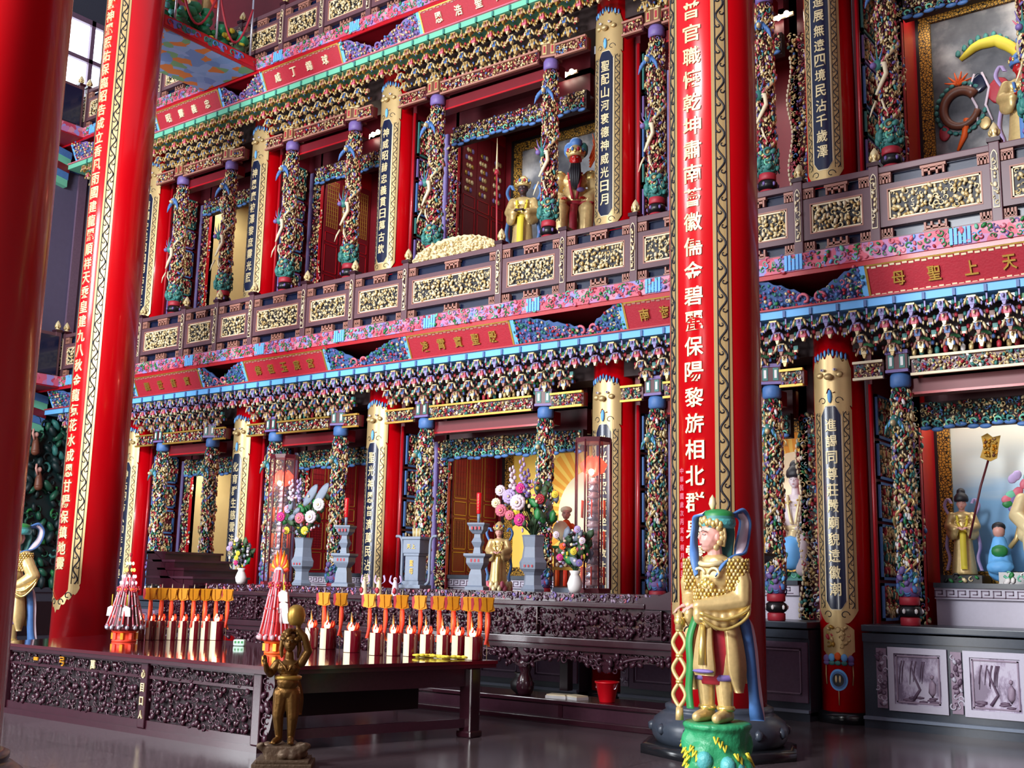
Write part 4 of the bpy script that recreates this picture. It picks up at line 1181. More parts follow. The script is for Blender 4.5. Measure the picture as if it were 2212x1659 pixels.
for k in range(20): m.box(-22.15, -21.05, 14.235, 14.245, ST+1.7+.105*k, ST+1.715+.105*k, 'stone')
tag(m.build('lattice_panel'), 'pale latticed panel left of the leftmost upper column', 'panel')

# lamps seen glinting over the upper valances
for k, (x, z, l) in enumerate(((-9.94, 10.08, 'three bright white bulbs glinting above the red faced statue recess'), (-14.40, 10.06, 'three bright white bulbs glinting above the upper lattice door recess'), (-6.13, 9.95, 'three bright white bulbs glinting right of the great pillar, upper gallery'))):
    t = thing('lamp', l, 'lamp', (x, 14.5, z), 0, 'bulbs above the upper recesses')
    m = MB(); m.box(-.22, .22, .0, .04, -.02, .03, 'cream'); m.build('lamp_bar', t)
    for q in (-1, 0, 1):
        m = MB(); m.blob((q*.13, -.03, -.02+.02*q), (.042, .042, .05), 'lamp_white'); m.build('bulb', t)

# ================================================================== helpers for figures
def fuse(mb, name, mname, parent=None, vox=.012, it=6, loc=None, rot=None):
    """closes overlapping solids into one continuous skin"""
    me = mesh_from(mb, 'tmp'); o = bpy.data.objects.new('tmp', me); C.objects.link(o)
    r = o.modifiers.new('r', 'REMESH'); r.mode = 'VOXEL'; r.voxel_size = vox; r.use_smooth_shade = True
    s = o.modifiers.new('s', 'SMOOTH'); s.factor = .5; s.iterations = it
    dg = bpy.context.evaluated_depsgraph_get()
    out = bpy.data.meshes.new_from_object(o.evaluated_get(dg))
    bpy.data.objects.remove(o); bpy.data.meshes.remove(me)
    out.name = name; out.materials.clear(); out.materials.append(MATS[mname])
    out.polygons.foreach_set('material_index', np.zeros(len(out.polygons), np.int32))
    out.polygons.foreach_set('use_smooth', np.ones(len(out.polygons), bool))
    return link(name, out, parent, loc, rot)
def limb(m, P, R, n=10, mt='gold'):
    P = np.asarray(P, float); R = np.asarray(R, float)
    t = np.linspace(0, len(P)-1, (len(P)-1)*4+1)
    Q = np.stack([np.interp(t, np.arange(len(P)), P[:, k]) for k in range(3)], 1); RR = np.interp(t, np.arange(len(P)), R)
    m.tube(Q, RR, mt, n)
    for p, r in zip(P, R): m.blob(p, (r, r, r), mt)
def smooth_path(P, k=6):
    P = np.asarray(P, float)
    if len(P) < 3: return P
    out = []
    Q = np.vstack([2*P[0]-P[1], P, 2*P[-1]-P[-2]])
    for i in range(1, len(Q)-2):
        for t in np.linspace(0, 1, k, endpoint=False):
            a, b, c, d = Q[i-1], Q[i], Q[i+1], Q[i+2]
            out.append(.5*((2*b)+(-a+c)*t+(2*a-5*b+4*c-d)*t*t+(-a+3*b-3*c+d)*t**3))
    out.append(P[-1]); return np.array(out)
def ribbon(m, P, W, th, mt, mt2=None, k=6):
    """cloth band along P with half-width vectors W"""
    P = smooth_path(P, k); W = smooth_path(np.asarray(W, float) if np.ndim(W) > 1 else np.repeat([W], (len(P)-1)//k+1, 0), k)
    T = np.gradient(P, axis=0); T /= np.linalg.norm(T, axis=1, keepdims=True)+1e-9
    N = np.cross(T, W); N /= np.linalg.norm(N, axis=1, keepdims=True)+1e-9
    n = len(P)
    V = np.concatenate([P-W+N*th, P+W+N*th, P+W-N*th, P-W-N*th])
    q = []; q2 = []
    for i in range(n-1):
        for a, b in ((0, 1), (1, 2), (2, 3), (3, 0)):
            f = (a*n+i, b*n+i, b*n+i+1, a*n+i+1)
            (q2 if (mt2 and (a, b) == (2, 3)) else q).append(f)
    q_end = [(0, n, 2*n, 3*n), (n-1, 4*n-1, 3*n-1, 2*n-1)]
    s0 = m.n
    m.add(V, np.array(q+q_end), mt)
    if q2: m.F.append((np.array(q2)+s0, mt2, True))
def hand(m, wrist, fwd, side, up, s, mt, curl=1.2):
    """palm, four unequal bent fingers and a thumb from the side of the palm"""
    w = np.array(wrist, float); f, sd, u = (np.array(v, float)/np.linalg.norm(v) for v in (fwd, side, up))
    for k in np.linspace(0, 1, 4): m.blob(w+f*s*.45*k, (s*.26, s*.26, s*.22), mt, hi=False)
    for k in (-1, 0, 1): m.blob(w+f*s*.42+sd*s*.17*k, (s*.17,)*3, mt, hi=False)
    for k, L in zip((-1.5, -.5, .5, 1.5), (.78, .9, .84, .64)):
        b = w+f*s*.5+sd*s*.15*k; P = [b]; a = .25
        for q in range(3):
            P.append(P[-1]+(f*math.cos(a)-u*math.sin(a))*s*L*.36); a += curl*.55
        m.tube(P, [s*.085, s*.08, s*.072, s*.055], mt, 6)
    t0 = w+f*s*.15+sd*s*.24
    m.tube([t0, t0+sd*s*.18+f*s*.2-u*s*.08, t0+sd*s*.16+f*s*.42-u*s*.2], [s*.1, s*.09, s*.06], mt, 6)
def face(m, c, s, mt):
    """skull, jaw, nose, lips, ears of a head of height 2s centred at c, looking to -Y"""
    c = np.array(c, float)
    m.blob(c+[0, .12*s, .15*s], (.72*s, .85*s, .86*s), mt); m.blob(c+[0, -.12*s, -.25*s], (.64*s, .70*s, .68*s), mt)
    m.blob(c+[0, -.35*s, -.70*s], (.30*s, .30*s, .24*s), mt)
    m.tube([c+[0, -.72*s, .18*s], c+[0, -.86*s, -.10*s], c+[0, -.78*s, -.2*s]], [.08*s, .12*s, .1*s], mt, 6)
    for q in (-1, 1):
        m.blob(c+[q*.70*s, .05*s, -.05*s], (.09*s, .17*s, .26*s), mt)
        m.tube([c+[q*.12*s, -.72*s, .24*s], c+[q*.34*s, -.68*s, .28*s], c+[q*.5*s, -.52*s, .2*s]], [.05*s, .05*s, .03*s], mt, 5)
    m.blob(c+[0, -.70*s, -.45*s], (.17*s, .1*s, .045*s), mt); m.blob(c+[0, -.68*s, -.53*s], (.14*s, .1*s, .05*s), mt)
def eyes(m, c, s, mw='white', mi='ink', ml='red', mbw='ink'):
    c = np.array(c, float)
    for q in (-1, 1):
        m.blob(c+[q*.27*s, -.68*s, .10*s], (.13*s, .06*s, .055*s), mw, hi=False); m.blob(c+[q*.27*s, -.74*s, .10*s], (.05*s, .03*s, .05*s), mi, hi=False)
        m.tube([c+[q*.12*s, -.80*s, .27*s], c+[q*.32*s, -.76*s, .33*s], c+[q*.5*s, -.6*s, .24*s]], .022*s, mbw, 5)
    m.blob(c+[0, -.79*s, -.48*s], (.16*s, .05*s, .05*s), ml, hi=False)

# ================================================================== great pillars
GP_TEXT_R = '普官職懷乾坤肅南薈徽儒金碧麗保陽黎旂相北群泉霄皇飛龍獻瑞屯陽福利'
GP_TEXT_L = '縣水承人靈威嶽神麗照佑保臨昭告成立香風雨國建龍麗順祥天乘皇建九八秋金龍氣花水成恩甘陽保鎮地靈'
def great_pillar(x, y, label, text=None, pit=.262, ztop=9.6):
    t = thing('great_pillar', label, 'pillar', (x, y, 0), 0, 'great red pillars of the hall')
    R = .468
    m = MB(); m.lathe([(R, .44), (R, 15.5)], 'pillar_red', 64); m.build('shaft', t)
    m = MB()
    m.lathe([(.80, 0), (.80, .08), (.74, .10)], 'black_stone', 8)
    m.lathe([(.60, .08), (.655, .16), (.67, .24), (.64, .32), (.56, .38), (.52, .40), (.53, .42), (.53, .45), (.48, .47)], 'dark_stone', 48)
    for k in range(12):
        a = k*math.pi/6; m.blob((.655*math.cos(a), .655*math.sin(a), .24), (.05, .05, .06), 'dark_stone', hi=False)
    m.build('stone_base', t)
    if text:
        cv = cyl_conv(R+.001)
        m = MB()
        A0, A1 = math.radians(25.5)*R, math.radians(48)*R
        for s in (-1, 1):
            u0, u1 = (A0, A1) if s > 0 else (-A1, -A0)
            def fb(u, s=s):
                w = (abs(u)-A0)/(A1-A0); return 1.36-.12*(1-w)+.10*max(0, w-.6)/.4
            patch(m, u0, u1, fb, lambda u: 13.2, cv, 0, .004, 'gold_paint', 6)
            scroll(m, u0+.028, u1-.028, 1.45, 13.0, .30, cv, 'ink', .011, .006)
        patch(m, -A1*.98, A1*.98, lambda u: 1.36-.34*(1-abs(u)/A1)+.03*math.sin(u*70), lambda u: 1.38-.19*max(0, 1-abs(u)/A0)**.5 if abs(u) < A0 else 1.42, cv, 0, .0038, 'gold_paint', 26)
        for s in (-1, 1):
            for q in range(2):
                a = np.linspace(0, 5.2, 12); r = .06*(1-.6*np.linspace(0, 1, 12))
                m.tube(cv(np.stack([s*(.08+.13*q)+s*r*np.cos(a), np.full(12, .006), 1.17+.10*q+r*np.sin(a)], 1)), .008, 'ink', 4)
        m.build('gilded_border', t)
        m = MB()
        for k, ch in enumerate(text):
            z = ztop-pit*k
            if z < 1.5: break
            put_glyph(m, ch, .205, .20, 0.0, z, 'pale_gold', cv, .014, 7)
        z = 3.4
        for k, ch in enumerate('中華民國歲次丙寅年桐月吉旦'):
            if z < 1.7: break
            put_glyph(m, ch, .05, .06, -.165, 2.75-k*.085, 'pink', cv, .004, 2)
        m.build('lettering', t)
    return t
great_pillar(-5.19, 10.4, 'great red pillar at right with gold inscription and scroll borders, behind the painted guardian', GP_TEXT_R, .2635, 7.70)
great_pillar(-16.0, 10.2, 'great red pillar at left behind the offering table, with gold inscription', GP_TEXT_L, .2400, 12.55)
great_pillar(-7.42, 3.66, 'plain great red pillar in the left foreground, cut by the picture edge')

# ================================================================== front offering table
def offering_table():
    Z = .79
    t = thing('offering_table', 'wide dark carved offering table with mirror polished top holding red candles', 'table', (-10.6, 8.4, 0))
    def L(p): return (p[0]+10.6, p[1]-8.4)
    top = [L(p) for p in ((-12.98, 7.15), (-8.15, 7.15), (-7.4, 9.66), (-14.0, 9.66))]
    m = MB(); m.prism(top, Z-.035, Z, 'table_top', 'z')
    m.build('table_top', t)
    m = MB()
    ins = [(top[0][0]+.01, top[0][1]+.012), (top[1][0]-.01, top[1][1]+.012), (top[2][0]-.012, top[2][1]-.01), (top[3][0]+.012, top[3][1]-.01)]
    m.prism(ins, Z-.075, Z-.035, 'dark_wood', 'z')
    m.build('top_moulding', t)
    m = MB(); m.prism([L(p) for p in ((-12.7, 7.35), (-8.55, 7.35), (-8.1, 9.2), (-13.4, 9.2))], .27, .70, 'shade_wood', 'z'); m.build('shade_block', t)  # block added under the open table; its dark colour stands for the shade
    y0 = 7.24-8.4
    x0, x1 = -12.80+10.6, -8.36+10.6
    m = MB()
    m.box(x0, x1, y0-.012, y0+.05, .555, .585, 'dark_wood'); m.box(x0, x1, y0-.012, y0+.06, .06, .14, 'dark_wood'); m.box(x0, x1, y0-.012, y0+.05, .69, .715, 'dark_wood')
    m.box(x0-.06, x1+.06, y0-.05, y0+.08, .0, .06, 'dark_wood')
    m.build('front_rail', t)
    xm = -10.12+10.6
    for a, b, w in ((x0, xm, 'left'), (xm, x1, 'right')):
        m = MB(); m.box(a+.08, b-.08, y0+.02, y0+.05, .585, .69, 'shade_wood')
        relief(m, b-a-.2, .10, .052, [('carved_wood', 4), ('dark_wood', 2)], int(50+a*7), .04, .5, lambda P: np.stack([P[:, 0], y0+.02-P[:, 1], P[:, 2]], 1), a+.1, .59)
        f = m.build('carved_frieze', t)
        if w == 'left':
            m = MB()
            for k, (u, ch, mt) in enumerate(((.62, '一', 'gold_paper'), (1.15, '弓', 'gold_paper'), (1.75, '萬', 'pale_gold'))):
                put_glyph(m, ch, .085, .10, a+u, .638, mt, lambda P: np.stack([P[:, 0], y0-.02-P[:, 1], P[:, 2]], 1), .012)
            m.build('gold_lettering', f)
        m = MB(); m.box(a+.08, b-.08, y0+.02, y0+.05, .14, .555, 'shade_wood')
        relief(m, b-a-.22, .40, .058, [('carved_wood', 5), ('dark_wood', 2)], int(80+a*7), .05, .45, lambda P: np.stack([P[:, 0], y0+.02-P[:, 1], P[:, 2]], 1), a+.11, .148, stretch=1.4)
        m.build('carved_panel', t)
    for k, (x, tx) in enumerate(((x0, '明日心火'), (xm, '心目口人'), (x1, ''))):
        m = MB(); m.box(x-.06, x+.06, y0-.035, y0+.06, .06, .715, 'dark_wood', .012); p = m.build('front_post', t)
        if tx:
            m = MB()
            for q, ch in enumerate(tx): put_glyph(m, ch, .06, .085, x, .60-.135*q, 'pale_gold' if k else 'gold', lambda P: np.stack([P[:, 0], y0-.036-P[:, 1], P[:, 2]], 1), .01)
            m.build('gold_lettering', p)
    # scroll corner bracket beside the right post, legs, aprons, stretchers
    m = MB()
    xs = x1+.06
    pts = [(xs, .715), (xs+.13, .715), (xs+.145, .62), (xs+.12, .53), (xs+.07, .48), (xs+.12, .44), (xs+.135, .33), (xs+.11, .22), (xs+.05, .10), (xs, .06)]
    m.prism(pts, y0-.0, y0+.05, 'dark_wood')
    relief(m, .11, .6, .07, [('carved_wood', 1)], 9, .03, .5, lambda P: np.stack([P[:, 0], y0-.0-P[:, 1], P[:, 2]], 1), xs+.01, .09, clip=lambda u, v: u < xs+.1)
    m.build('scroll_bracket', t)
    for (x, y) in ((-7.64, 9.5), (-13.7, 9.5)):
        m = MB(); x += 10.6; y -= 8.4
        m.box(x-.08, x+.08, y-.08, y+.08, 0, .715, 'dark_wood', .02); m.box(x-.10, x+.10, y-.10, y+.10, .0, .07, 'dark_wood', .02)
        m.build('back_leg', t)
    for (a, b) in (((-8.3, 7.3), (-7.64, 9.5)), ((-12.85, 7.3), (-13.7, 9.5))):
        m = MB()
        a, b = np.array(L(a)), np.array(L(b)); d = (b-a)/np.linalg.norm(b-a); nrm = np.array([-d[1], d[0]])*.025
        for z0, z1 in ((.52, .715), (.10, .19)):
            m.prism([tuple(a-nrm), tuple(b-nrm), tuple(b+nrm), tuple(a+nrm)], z0, z1, 'carved_wood', 'z')
        m.build('side_apron', t)
    m = MB(); m.box(-13.6+10.6, -7.7+10.6, 9.5-8.4-.03, 9.5-8.4+.03, .50, .715, 'carved_wood'); m.build('back_apron', t)
    return t
offering_table()
TZ = .79

# ---- big red oil candles with cream labels
def candle_meshes():
    m = MB(); r = .078; h = .245
    m.lathe([(r*.97, 0), (r, .008), (r, h-.01), (r*.96, h), (r*.86, h), (r*.84, h-.02), (0, h-.022)], 'candle_red', 28)
    a = mesh_from(m, 'cup')
    m = MB(); cv = cyl_conv(r)
    patch(m, -.066, .066, lambda u: .004, lambda u: h-.004, cv, .0, .0015, 'cream', 10)
    b = mesh_from(m, 'paper_label')
    m = MB(); m.lathe([(.0, 0), (.022, .014), (.028, .034), (.018, .065), (0, .105)], 'flame', 10, .02, -.03, h-.012)
    c = mesh_from(m, 'flame')
    m = MB()
    for k in range(7):
        an = k*.9; m.tube([(.03*math.cos(an), .03*math.sin(an), h-.02), (.05*math.cos(an), .05*math.sin(an), h+.04), (.045*math.cos(an+.3), .045*math.sin(an+.3), h+.085)], [.016, .013, .003], 'ribbon_red', 5)
    d = mesh_from(m, 'paper_lotus')
    m = MB()
    m.tube([(-.05, .01, h-.02), (-.055, .01, h+.12), (-.05, .005, h+.19)], [.008, .012, .002], 'gold_paper', 5)
    m.tube([(-.03, -.01, h-.02), (-.045, -.0, h+.11), (-.05, .0, h+.2)], [.005, .008, .002], 'gold', 5)
    e = mesh_from(m, 'gilt_prong')
    return a, b, c, d, e
CMS = candle_meshes()
def candle(x, y, label, group, rz, s=1.):
    t = thing('votive_candle', label, 'candle', (x, y, TZ), rz, group)
    t.scale = (s, s, 1)
    for n, me in zip(('cup', 'paper_label', 'flame', 'paper_lotus', 'gilt_prong'), CMS): link(n, me, t)
    return t
def flag_meshes():
    m = MB(); m.tube([(0, 0, .0), (0, 0, .66)], [.004, .004], 'pale_gold', 5); m.tube([(0, 0, .66), (0, 0, .71)], [.008, .001], 'cream', 5)
    a = mesh_from(m, 'skewer')
    m = MB()
    P = [(-.072, .655), (.072, .655), (.062, .58), (.078, .515), (.0, .495), (-.078, .515), (-.062, .58)]
    m.prism(P, -.018, .018, 'gold_paper')
    for s in (-1, 1): m.prism([(s*.02, .65), (s*.06, .64), (s*.05, .53), (s*.01, .51)], -.03, -.019, 'gold_paper')
    m.prism([(-.07, .65), (-.10, .64), (-.095, .52), (-.065, .50)], -.012, .03, 'red')
    b = mesh_from(m, 'folded_gold_paper')
    m = MB()
    ribbon(m, [(0.01, -.02, .50), (.018, -.022, .38), (.005, -.02, .26), (-.015, -.025, .16)], (.017, .004, 0), .003, 'ribbon_red')
    ribbon(m, [(-.01, .01, .50), (-.012, .012, .38), (-.006, .012, .24), (.02, .01, .14)], (.012, -.006, 0), .003, 'orange')
    c = mesh_from(m, 'red_ribbon')
    return a, b, c
FMS = flag_meshes()
def flag(x, y, label, group, rz, z=TZ):
    t = thing('gold_paper_flag', label, 'offering', (x, y, z), rz, group)
    for n, me in zip(('skewer', 'folded_gold_paper', 'red_ribbon'), FMS): link(n, me, t)
RC = [(-10.02, 9.43), (-9.82, 9.51), (-9.24, 9.33), (-8.74, 9.20), (-8.57, 9.30), (-8.40, 9.38), (-8.23, 9.46), (-8.05, 9.53), (-7.86, 9.56), (-7.62, 9.52)]
ORD = ['first', 'second', 'third', 'fourth', 'fifth', 'sixth', 'seventh', 'eighth', 'ninth', 'tenth', 'eleventh']
for k, (x, y) in enumerate(RC):
    candle(x, y, '%s dark red candle from the left in the right hand row on the offering table' % ORD[k], 'candles of the right hand row', -.34, 1.25 if k in (1, 2, 9) else 1.0)
LC = [(-12.49, 8.78), (-12.43, 8.90), (-12.37, 9.01), (-12.30, 9.13), (-12.23, 9.25), (-12.16, 9.38), (-12.09, 9.50), (-11.98, 9.60)]
for k, (x, y) in enumerate(LC):
    candle(x, y, '%s dark red candle from the left in the left hand row on the offering table' % ORD[k], 'candles of the left hand row', -.12, .80 if k < 7 else 1.1)
RF = [(-9.93, 9.52), (-9.68, 9.56), (-9.10, 9.44), (-8.88, 9.47), (-8.60, 9.44), (-8.38, 9.50), (-8.14, 9.54), (-7.97, 9.58), (-7.76, 9.60), (-7.62, 9.61), (-7.50, 9.59)]
for k, (x, y) in enumerate(RF):
    flag(x, y, '%s gold paper flag with red ribbons from the left, over the right hand candles' % ORD[k], 'paper flags of the right hand row', .55+.1*math.sin(k*2.1))
for k, (x, y) in enumerate(LC):
    flag(x+.07, y+.08, '%s gold paper flag with red ribbons from the left, over the left hand candles' % ORD[k], 'paper flags of the left hand row', .8+.1*math.sin(k*1.7))

# ---- crystal offering towers
def tower(x, y, H, R, label, lit, seed):
    t = thing('crystal_tower', label, 'ornament', (x, y, TZ), .4)
    rg = random.Random(seed)
    m = MB(); m.lathe([(R*.78, 0), (R*.80, .02), (R*.70, .03), (R*.70, .11), (R*.85, .125), (R*.85, .14)], 'orange' if not lit else 'ribbon_red', 8)
    for k in range(8):
        a = k*math.pi/4+.39; m.box(R*.70*math.cos(a)-.02, R*.70*math.cos(a)+.02, R*.70*math.sin(a)-.02, R*.70*math.sin(a)+.02, .03, .11, 'ribbon_red' if k % 2 else 'gold_paper')
    m.build('red_base', t)
    m = MB(); m.lathe([(R*1.05, .14), (R*1.1, .16), (R*1.0, .2), (R*.8, .35), (R*.5, .60*H), (R*.2, .75*H), (.01, .9*H)], 'tinsel_red' if not lit else 'maroon', 16); m.build('core', t)
    m = MB()
    for k in range(22):
        a = k*2*math.pi/22; P = []
        for q in np.linspace(0, 1, 6):
            z = .2+q*(.74*H-.2); r = R*(1.12-.85*q)+.012*rg.random(); P.append((r*math.cos(a), r*math.sin(a), z))
        m.tube(P, .009, 'crystal' if k % 2 else ('tinsel_red' if k % 4 else 'pink'), 5)
        for q in range(5): m.blob(P[q], (.012, .012, .02), ['crystal', 'pink', 'silver', 'tinsel_red'][(k+q) % 4], hi=False)
    m.build('bead_strand', t)
    m = MB()
    for k in range(14):
        a = k*2*math.pi/14
        m.blob((R*1.15*math.cos(a), R*1.15*math.sin(a), .175), (.028, .028, .035), 'silver' if lit else 'crystal', hi=False)
    m.build('glass_skirt', t)
    if lit:
        m = MB(); cs = ['bead_green', 'bead_amber', 'bead_pink', 'bead_pink', 'bead_red']
        for k, c in enumerate(cs):
            z = H*(.90-.075*k); r = R*(.22+.09*k)
            for a in np.linspace(0, 2*math.pi, 6+k, endpoint=False):
                m = MB(); m.blob((r*math.cos(a+.3*k), r*math.sin(a+.3*k), z), (.015, .015, .024), c, hi=False); m.build('lit_bead', t)
        for k in range(8):
            a = rg.uniform(0, 6.28); z = rg.uniform(.25, .55)*H; r = R*(1.1-.75*z/H)
            m = MB(); m.blob((r*math.cos(a), r*math.sin(a), z), (.013, .013, .02), rg.choice(cs), hi=False); m.build('lit_bead', t)
        m = MB(); m.blob((0, 0, H), (.018, .018, .03), 'red'); m.build('finial', t)
    else:
        m = MB()
        for k in range(9):
            a = (k-4)*.32; m.tube([(0, 0, .72*H), (.10*math.sin(a), -.0, .72*H+.12*math.cos(a)), (.15*math.sin(a)*(1-.1*abs(k-4)), 0, .74*H+.24*math.cos(a*.8)-.02*abs(k-4))], [.03, .028, .004], 'gold_paper' if k % 2 else 'ribbon_red', 6)
        m.build('paper_flame', t)
        m = MB(); m.lathe([(0, -.012), (.05, -.01), (.062, 0), (.05, .01), (0, .012)], 'silver', 16)
        V = m.V[-1]; m.V[-1] = np.stack([V[:, 0], -.03+V[:, 2], .72*H+V[:, 1]], 1)
        m.blob((0, -.045, .72*H), (.03, .01, .02), 'gold_paper', hi=False); m.build('mirror', t)
    m = MB()
    for a in (-2.2, -1.2, -.4, .5):
        r = R*.62; c = np.array([r*math.cos(a), r*math.sin(a), .60*H])
        for q in range(5):
            b = q*1.256; m.blob(c+[.02*math.cos(b), .0, .025*math.sin(b)], (.018, .014, .02), 'red', hi=False)
        m.blob(c+[0, -.01, .0], (.012, .012, .012), 'gold_paper', hi=False); m.build('red_rosette', t); m = MB()
    m = MB()
    m = MB()
    for k, (a, z) in enumerate(((-2.6, .34*H), (-1.0, .34*H)) if lit else ((-.75, .50*H), (-.7, .40*H), (-.65, .31*H))):
        r = R*(1.2-.8*z/H); c = np.array([r*math.cos(a), r*math.sin(a), z])
        P = [c+[-.05, 0, .05], c+[.0, -.01, .075], c+[.05, 0, .05], c+[.06, 0, -.05], c+[-.06, 0, -.05]]
        m.add([p+[0, -.01, 0] for p in P]+[p+[0, .01, 0] for p in P], [np.array([[0, 1, 2, 3, 4]]), np.array([[9, 8, 7, 6, 5]]), np.array([(i, 5+i, 5+(i+1) % 5, (i+1) % 5) for i in range(5)])], 'paper', False)
        m.tube([c+[0, 0, .07], c+[0, 0, .2*H]], .006, 'yellow', 4)
        m.build('paper_charm', t); m = MB()
    return t
tower(-12.28, 8.42, 1.06, .19, 'left crystal bead tower with lit coloured beads in front of the left great pillar', True, 3)
tower(-9.55, 8.46, 1.22, .165, 'right tinsel tower with orange paper flames and round mirror behind the bronze figure', False, 8)
m = MB(); m.box(-.07, .07, -.05, .05, 0, .075, 'jade', .02)
for k in (-1, 0, 1): m.box(k*.04-.012, k*.04+.012, -.052, -.045, .03, .06, 'green')
tag(m.build('jade_block', None, (-10.86, 9.05, TZ), (0, 0, .6)), 'small pale green block standing on the table between the candle rows', 'ornament')
m = MB(); P = smooth_path([(-.32, 0, .015), (-.15, .04, .02), (.02, -.02, .018), (.2, .03, .02), (.33, 0, .015)])
m.tube(P, .016, 'yellow', 6)
for k in range(30): m.blob(P[k % len(P)]+np.array([0, random.Random(k).uniform(-.05, .05), 0.01]), (.04, .03, .014), 'yellow', hi=False)
tag(m.build('yellow_garland', None, (-7.92, 9.36, TZ), (0, 0, .25)), 'limp yellow garland lying at the table edge before the right hand candles', 'garland')

# ================================================================== long altar behind
def altar():
    t = thing('long_altar', 'long dark carved altar with upturned ends and a stepped front, behind the offering table', 'table', (-10.45, 11.9, 0))
    X0, X1, Y0 = -15.8+10.45, -5.48+10.45, 11.15-11.9
    m = MB()
    def end(s):      # upturned ends, profile in XZ
        xe = X1 if s > 0 else X0
        o = [(0, 1.34), (-.30, 1.34), (-.42, 1.39), (-.36, 1.55), (-.20, 1.78), (.02, 1.93), (.10, 1.97), (.12, 2.0), (-.10, 2.0), (-.34, 1.86), (-.55, 1.6), (-.8, 1.5), (-1.1, 1.46), (-1.1, 1.34)]
        return [(xe+s*p[0], p[1]) for p in o]
    m.box(X0+1.0, X1-1.0, Y0, 12.45-11.9, 1.34, 1.40, 'dark_wood', .012)
    m.box(X0+1.0, X1-1.0, Y0+.32, 12.45-11.9, 1.40, 1.50, 'dark_wood')
    m.build('altar_top', t)
    for s in (-1, 1):
        m = MB(); P = end(s); m.prism(P if s < 0 else P[::-1], Y0+.02, 12.3-11.9, 'dark_wood'); 
        for k in range(4):
            xx = (X1 if s > 0 else X0)-s*(.1+.14*k); m.box(min(xx, xx+s*.03), max(xx, xx+s*.03), Y0+.04, 12.28-11.9, 1.80-.10*k, 1.84-.10*k, 'carved_wood')
        if s < 0:
            for k in range(4):
                m.box(X0-.05, X0+.42+.24*k, Y0+.03+.01*k, 12.3-11.9, 1.46, 1.955-.13*k, 'dark_wood'); m.box(X0-.06, X0+.46+.24*k, Y0+.02, 12.32-11.9, 1.955-.13*k, 1.99-.13*k, 'carved_wood' if k % 2 else 'dark_wood')
        m.build('upturned_end', t)
    m = MB()
    relief(m, X1-X0-2.2, .085, .042, [('mauve_stone', 2), ('carved_wood', 3), ('pink', 1), ('purple', 1)], 17, .012, .4, lambda P: np.stack([P[:, 0], Y0+.32-P[:, 1], P[:, 2]], 1), X0+1.1, 1.408)
    m.build('carved_rim', t)
    m = MB(); m.box(X0+.3, X1-.3, Y0+.08, Y0+.5, .99, 1.34, 'dark_wood')
    relief(m, X1-X0-.8, .30, .062, [('carved_wood', 6), ('dark_wood', 2)], 23, .055, .3, lambda P: np.stack([P[:, 0], Y0+.08-P[:, 1], P[:, 2]], 1), X0+.4, 1.01, stretch=1.5)
    m.build('carved_frieze', t)
    for k in range(6):
        x = X0+.9+k*(X1-X0-1.8)/5
        m = MB(); m.box(x-.11, x+.11, Y0+.02, Y0+.10, 1.0, 1.33, 'dark_wood', .01)
        relief(m, .16, .28, .06, [('carved_wood', 1)], 40+k, .03, .5, lambda P: np.stack([P[:, 0], Y0+.02-P[:, 1], P[:, 2]], 1), x-.08, 1.03); m.build('frieze_block', t)
    m = MB(); m.box(X0+.2, X1-.2, Y0-.06, Y0+.6, .90, .985, 'dark_wood', .012); m.box(X0+.25, X1-.25, Y0-.02, Y0+.6, .84, .90, 'dark_wood'); m.build('lower_table_top', t)
    nA = 8; wA = (X1-X0-.6)/nA
    for k in range(nA):
        a = X0+.3+k*wA; xc = a+wA/2
        m = MB()
        P = [(a, .84), (a+wA, .84), (a+wA, .62)]+[(xc+wA*.5*math.cos(q), .60+.14*math.sin(q)**2) for q in np.linspace(.15, math.pi-.15, 12)]+[(a, .62)]
        m.prism(P, Y0+.03, Y0+.09, 'dark_wood')
        arc = np.linspace(.2, math.pi-.2, 18)
        m.tube(np.stack([xc+wA*.36*np.cos(arc), np.full(18, Y0+.02), .68+.12*np.sin(arc)], 1), .018, 'carved_wood', 6)
        relief(m, wA-.06, .2, .075, [('carved_wood', 1)], 60+k, .04, .45, lambda P: np.stack([P[:, 0], Y0+.03-P[:, 1], P[:, 2]], 1), a+.03, .63, clip=lambda u, v: v > .60+.12*math.sin(max(0, min(math.pi, (u-a)/wA*math.pi)))**2)
        m.build('carved_apron', t)
    for k in range(0, nA+1, 2):
        x = X0+.3+k*wA
        m = MB(); m.lathe([(.07, .27), (.09, .3), (.11, .36), (.09, .46), (.06, .54), (.09, .62), (.10, .7)], 'dark_wood', 14, x, Y0+.12)
        for q in range(8): m.blob((x+.08*math.cos(q*.8), Y0+.12+.08*math.sin(q*.8), .40), (.03, .03, .06), 'carved_wood', hi=False)
        m.build('leg', t)
        m = MB(); m.box(x-.06, x+.06, .2, .32, .27, 1.34, 'dark_wood'); m.build('back_leg', t)
    m = MB(); m.box(X0+.2, X1-.2, Y0-.04, Y0+.62, .22, .27, 'dark_wood', .01); m.build('lower_shelf', t)
    m = MB(); m.box(X0+.24, X1-.24, Y0+.0, Y0+.05, .07, .22, 'carved_wood'); m.box(X0+.16, X1-.16, Y0-.08, Y0+.64, 0, .07, 'dark_wood', .012)
    for k in range(9):
        x = X0+.4+k*1.3; m.box(x-.03, x+.03, Y0-.012, Y0+.02, .07, .22, 'dark_wood')
    m.build('plinth', t)
altar()
AZ = 1.503
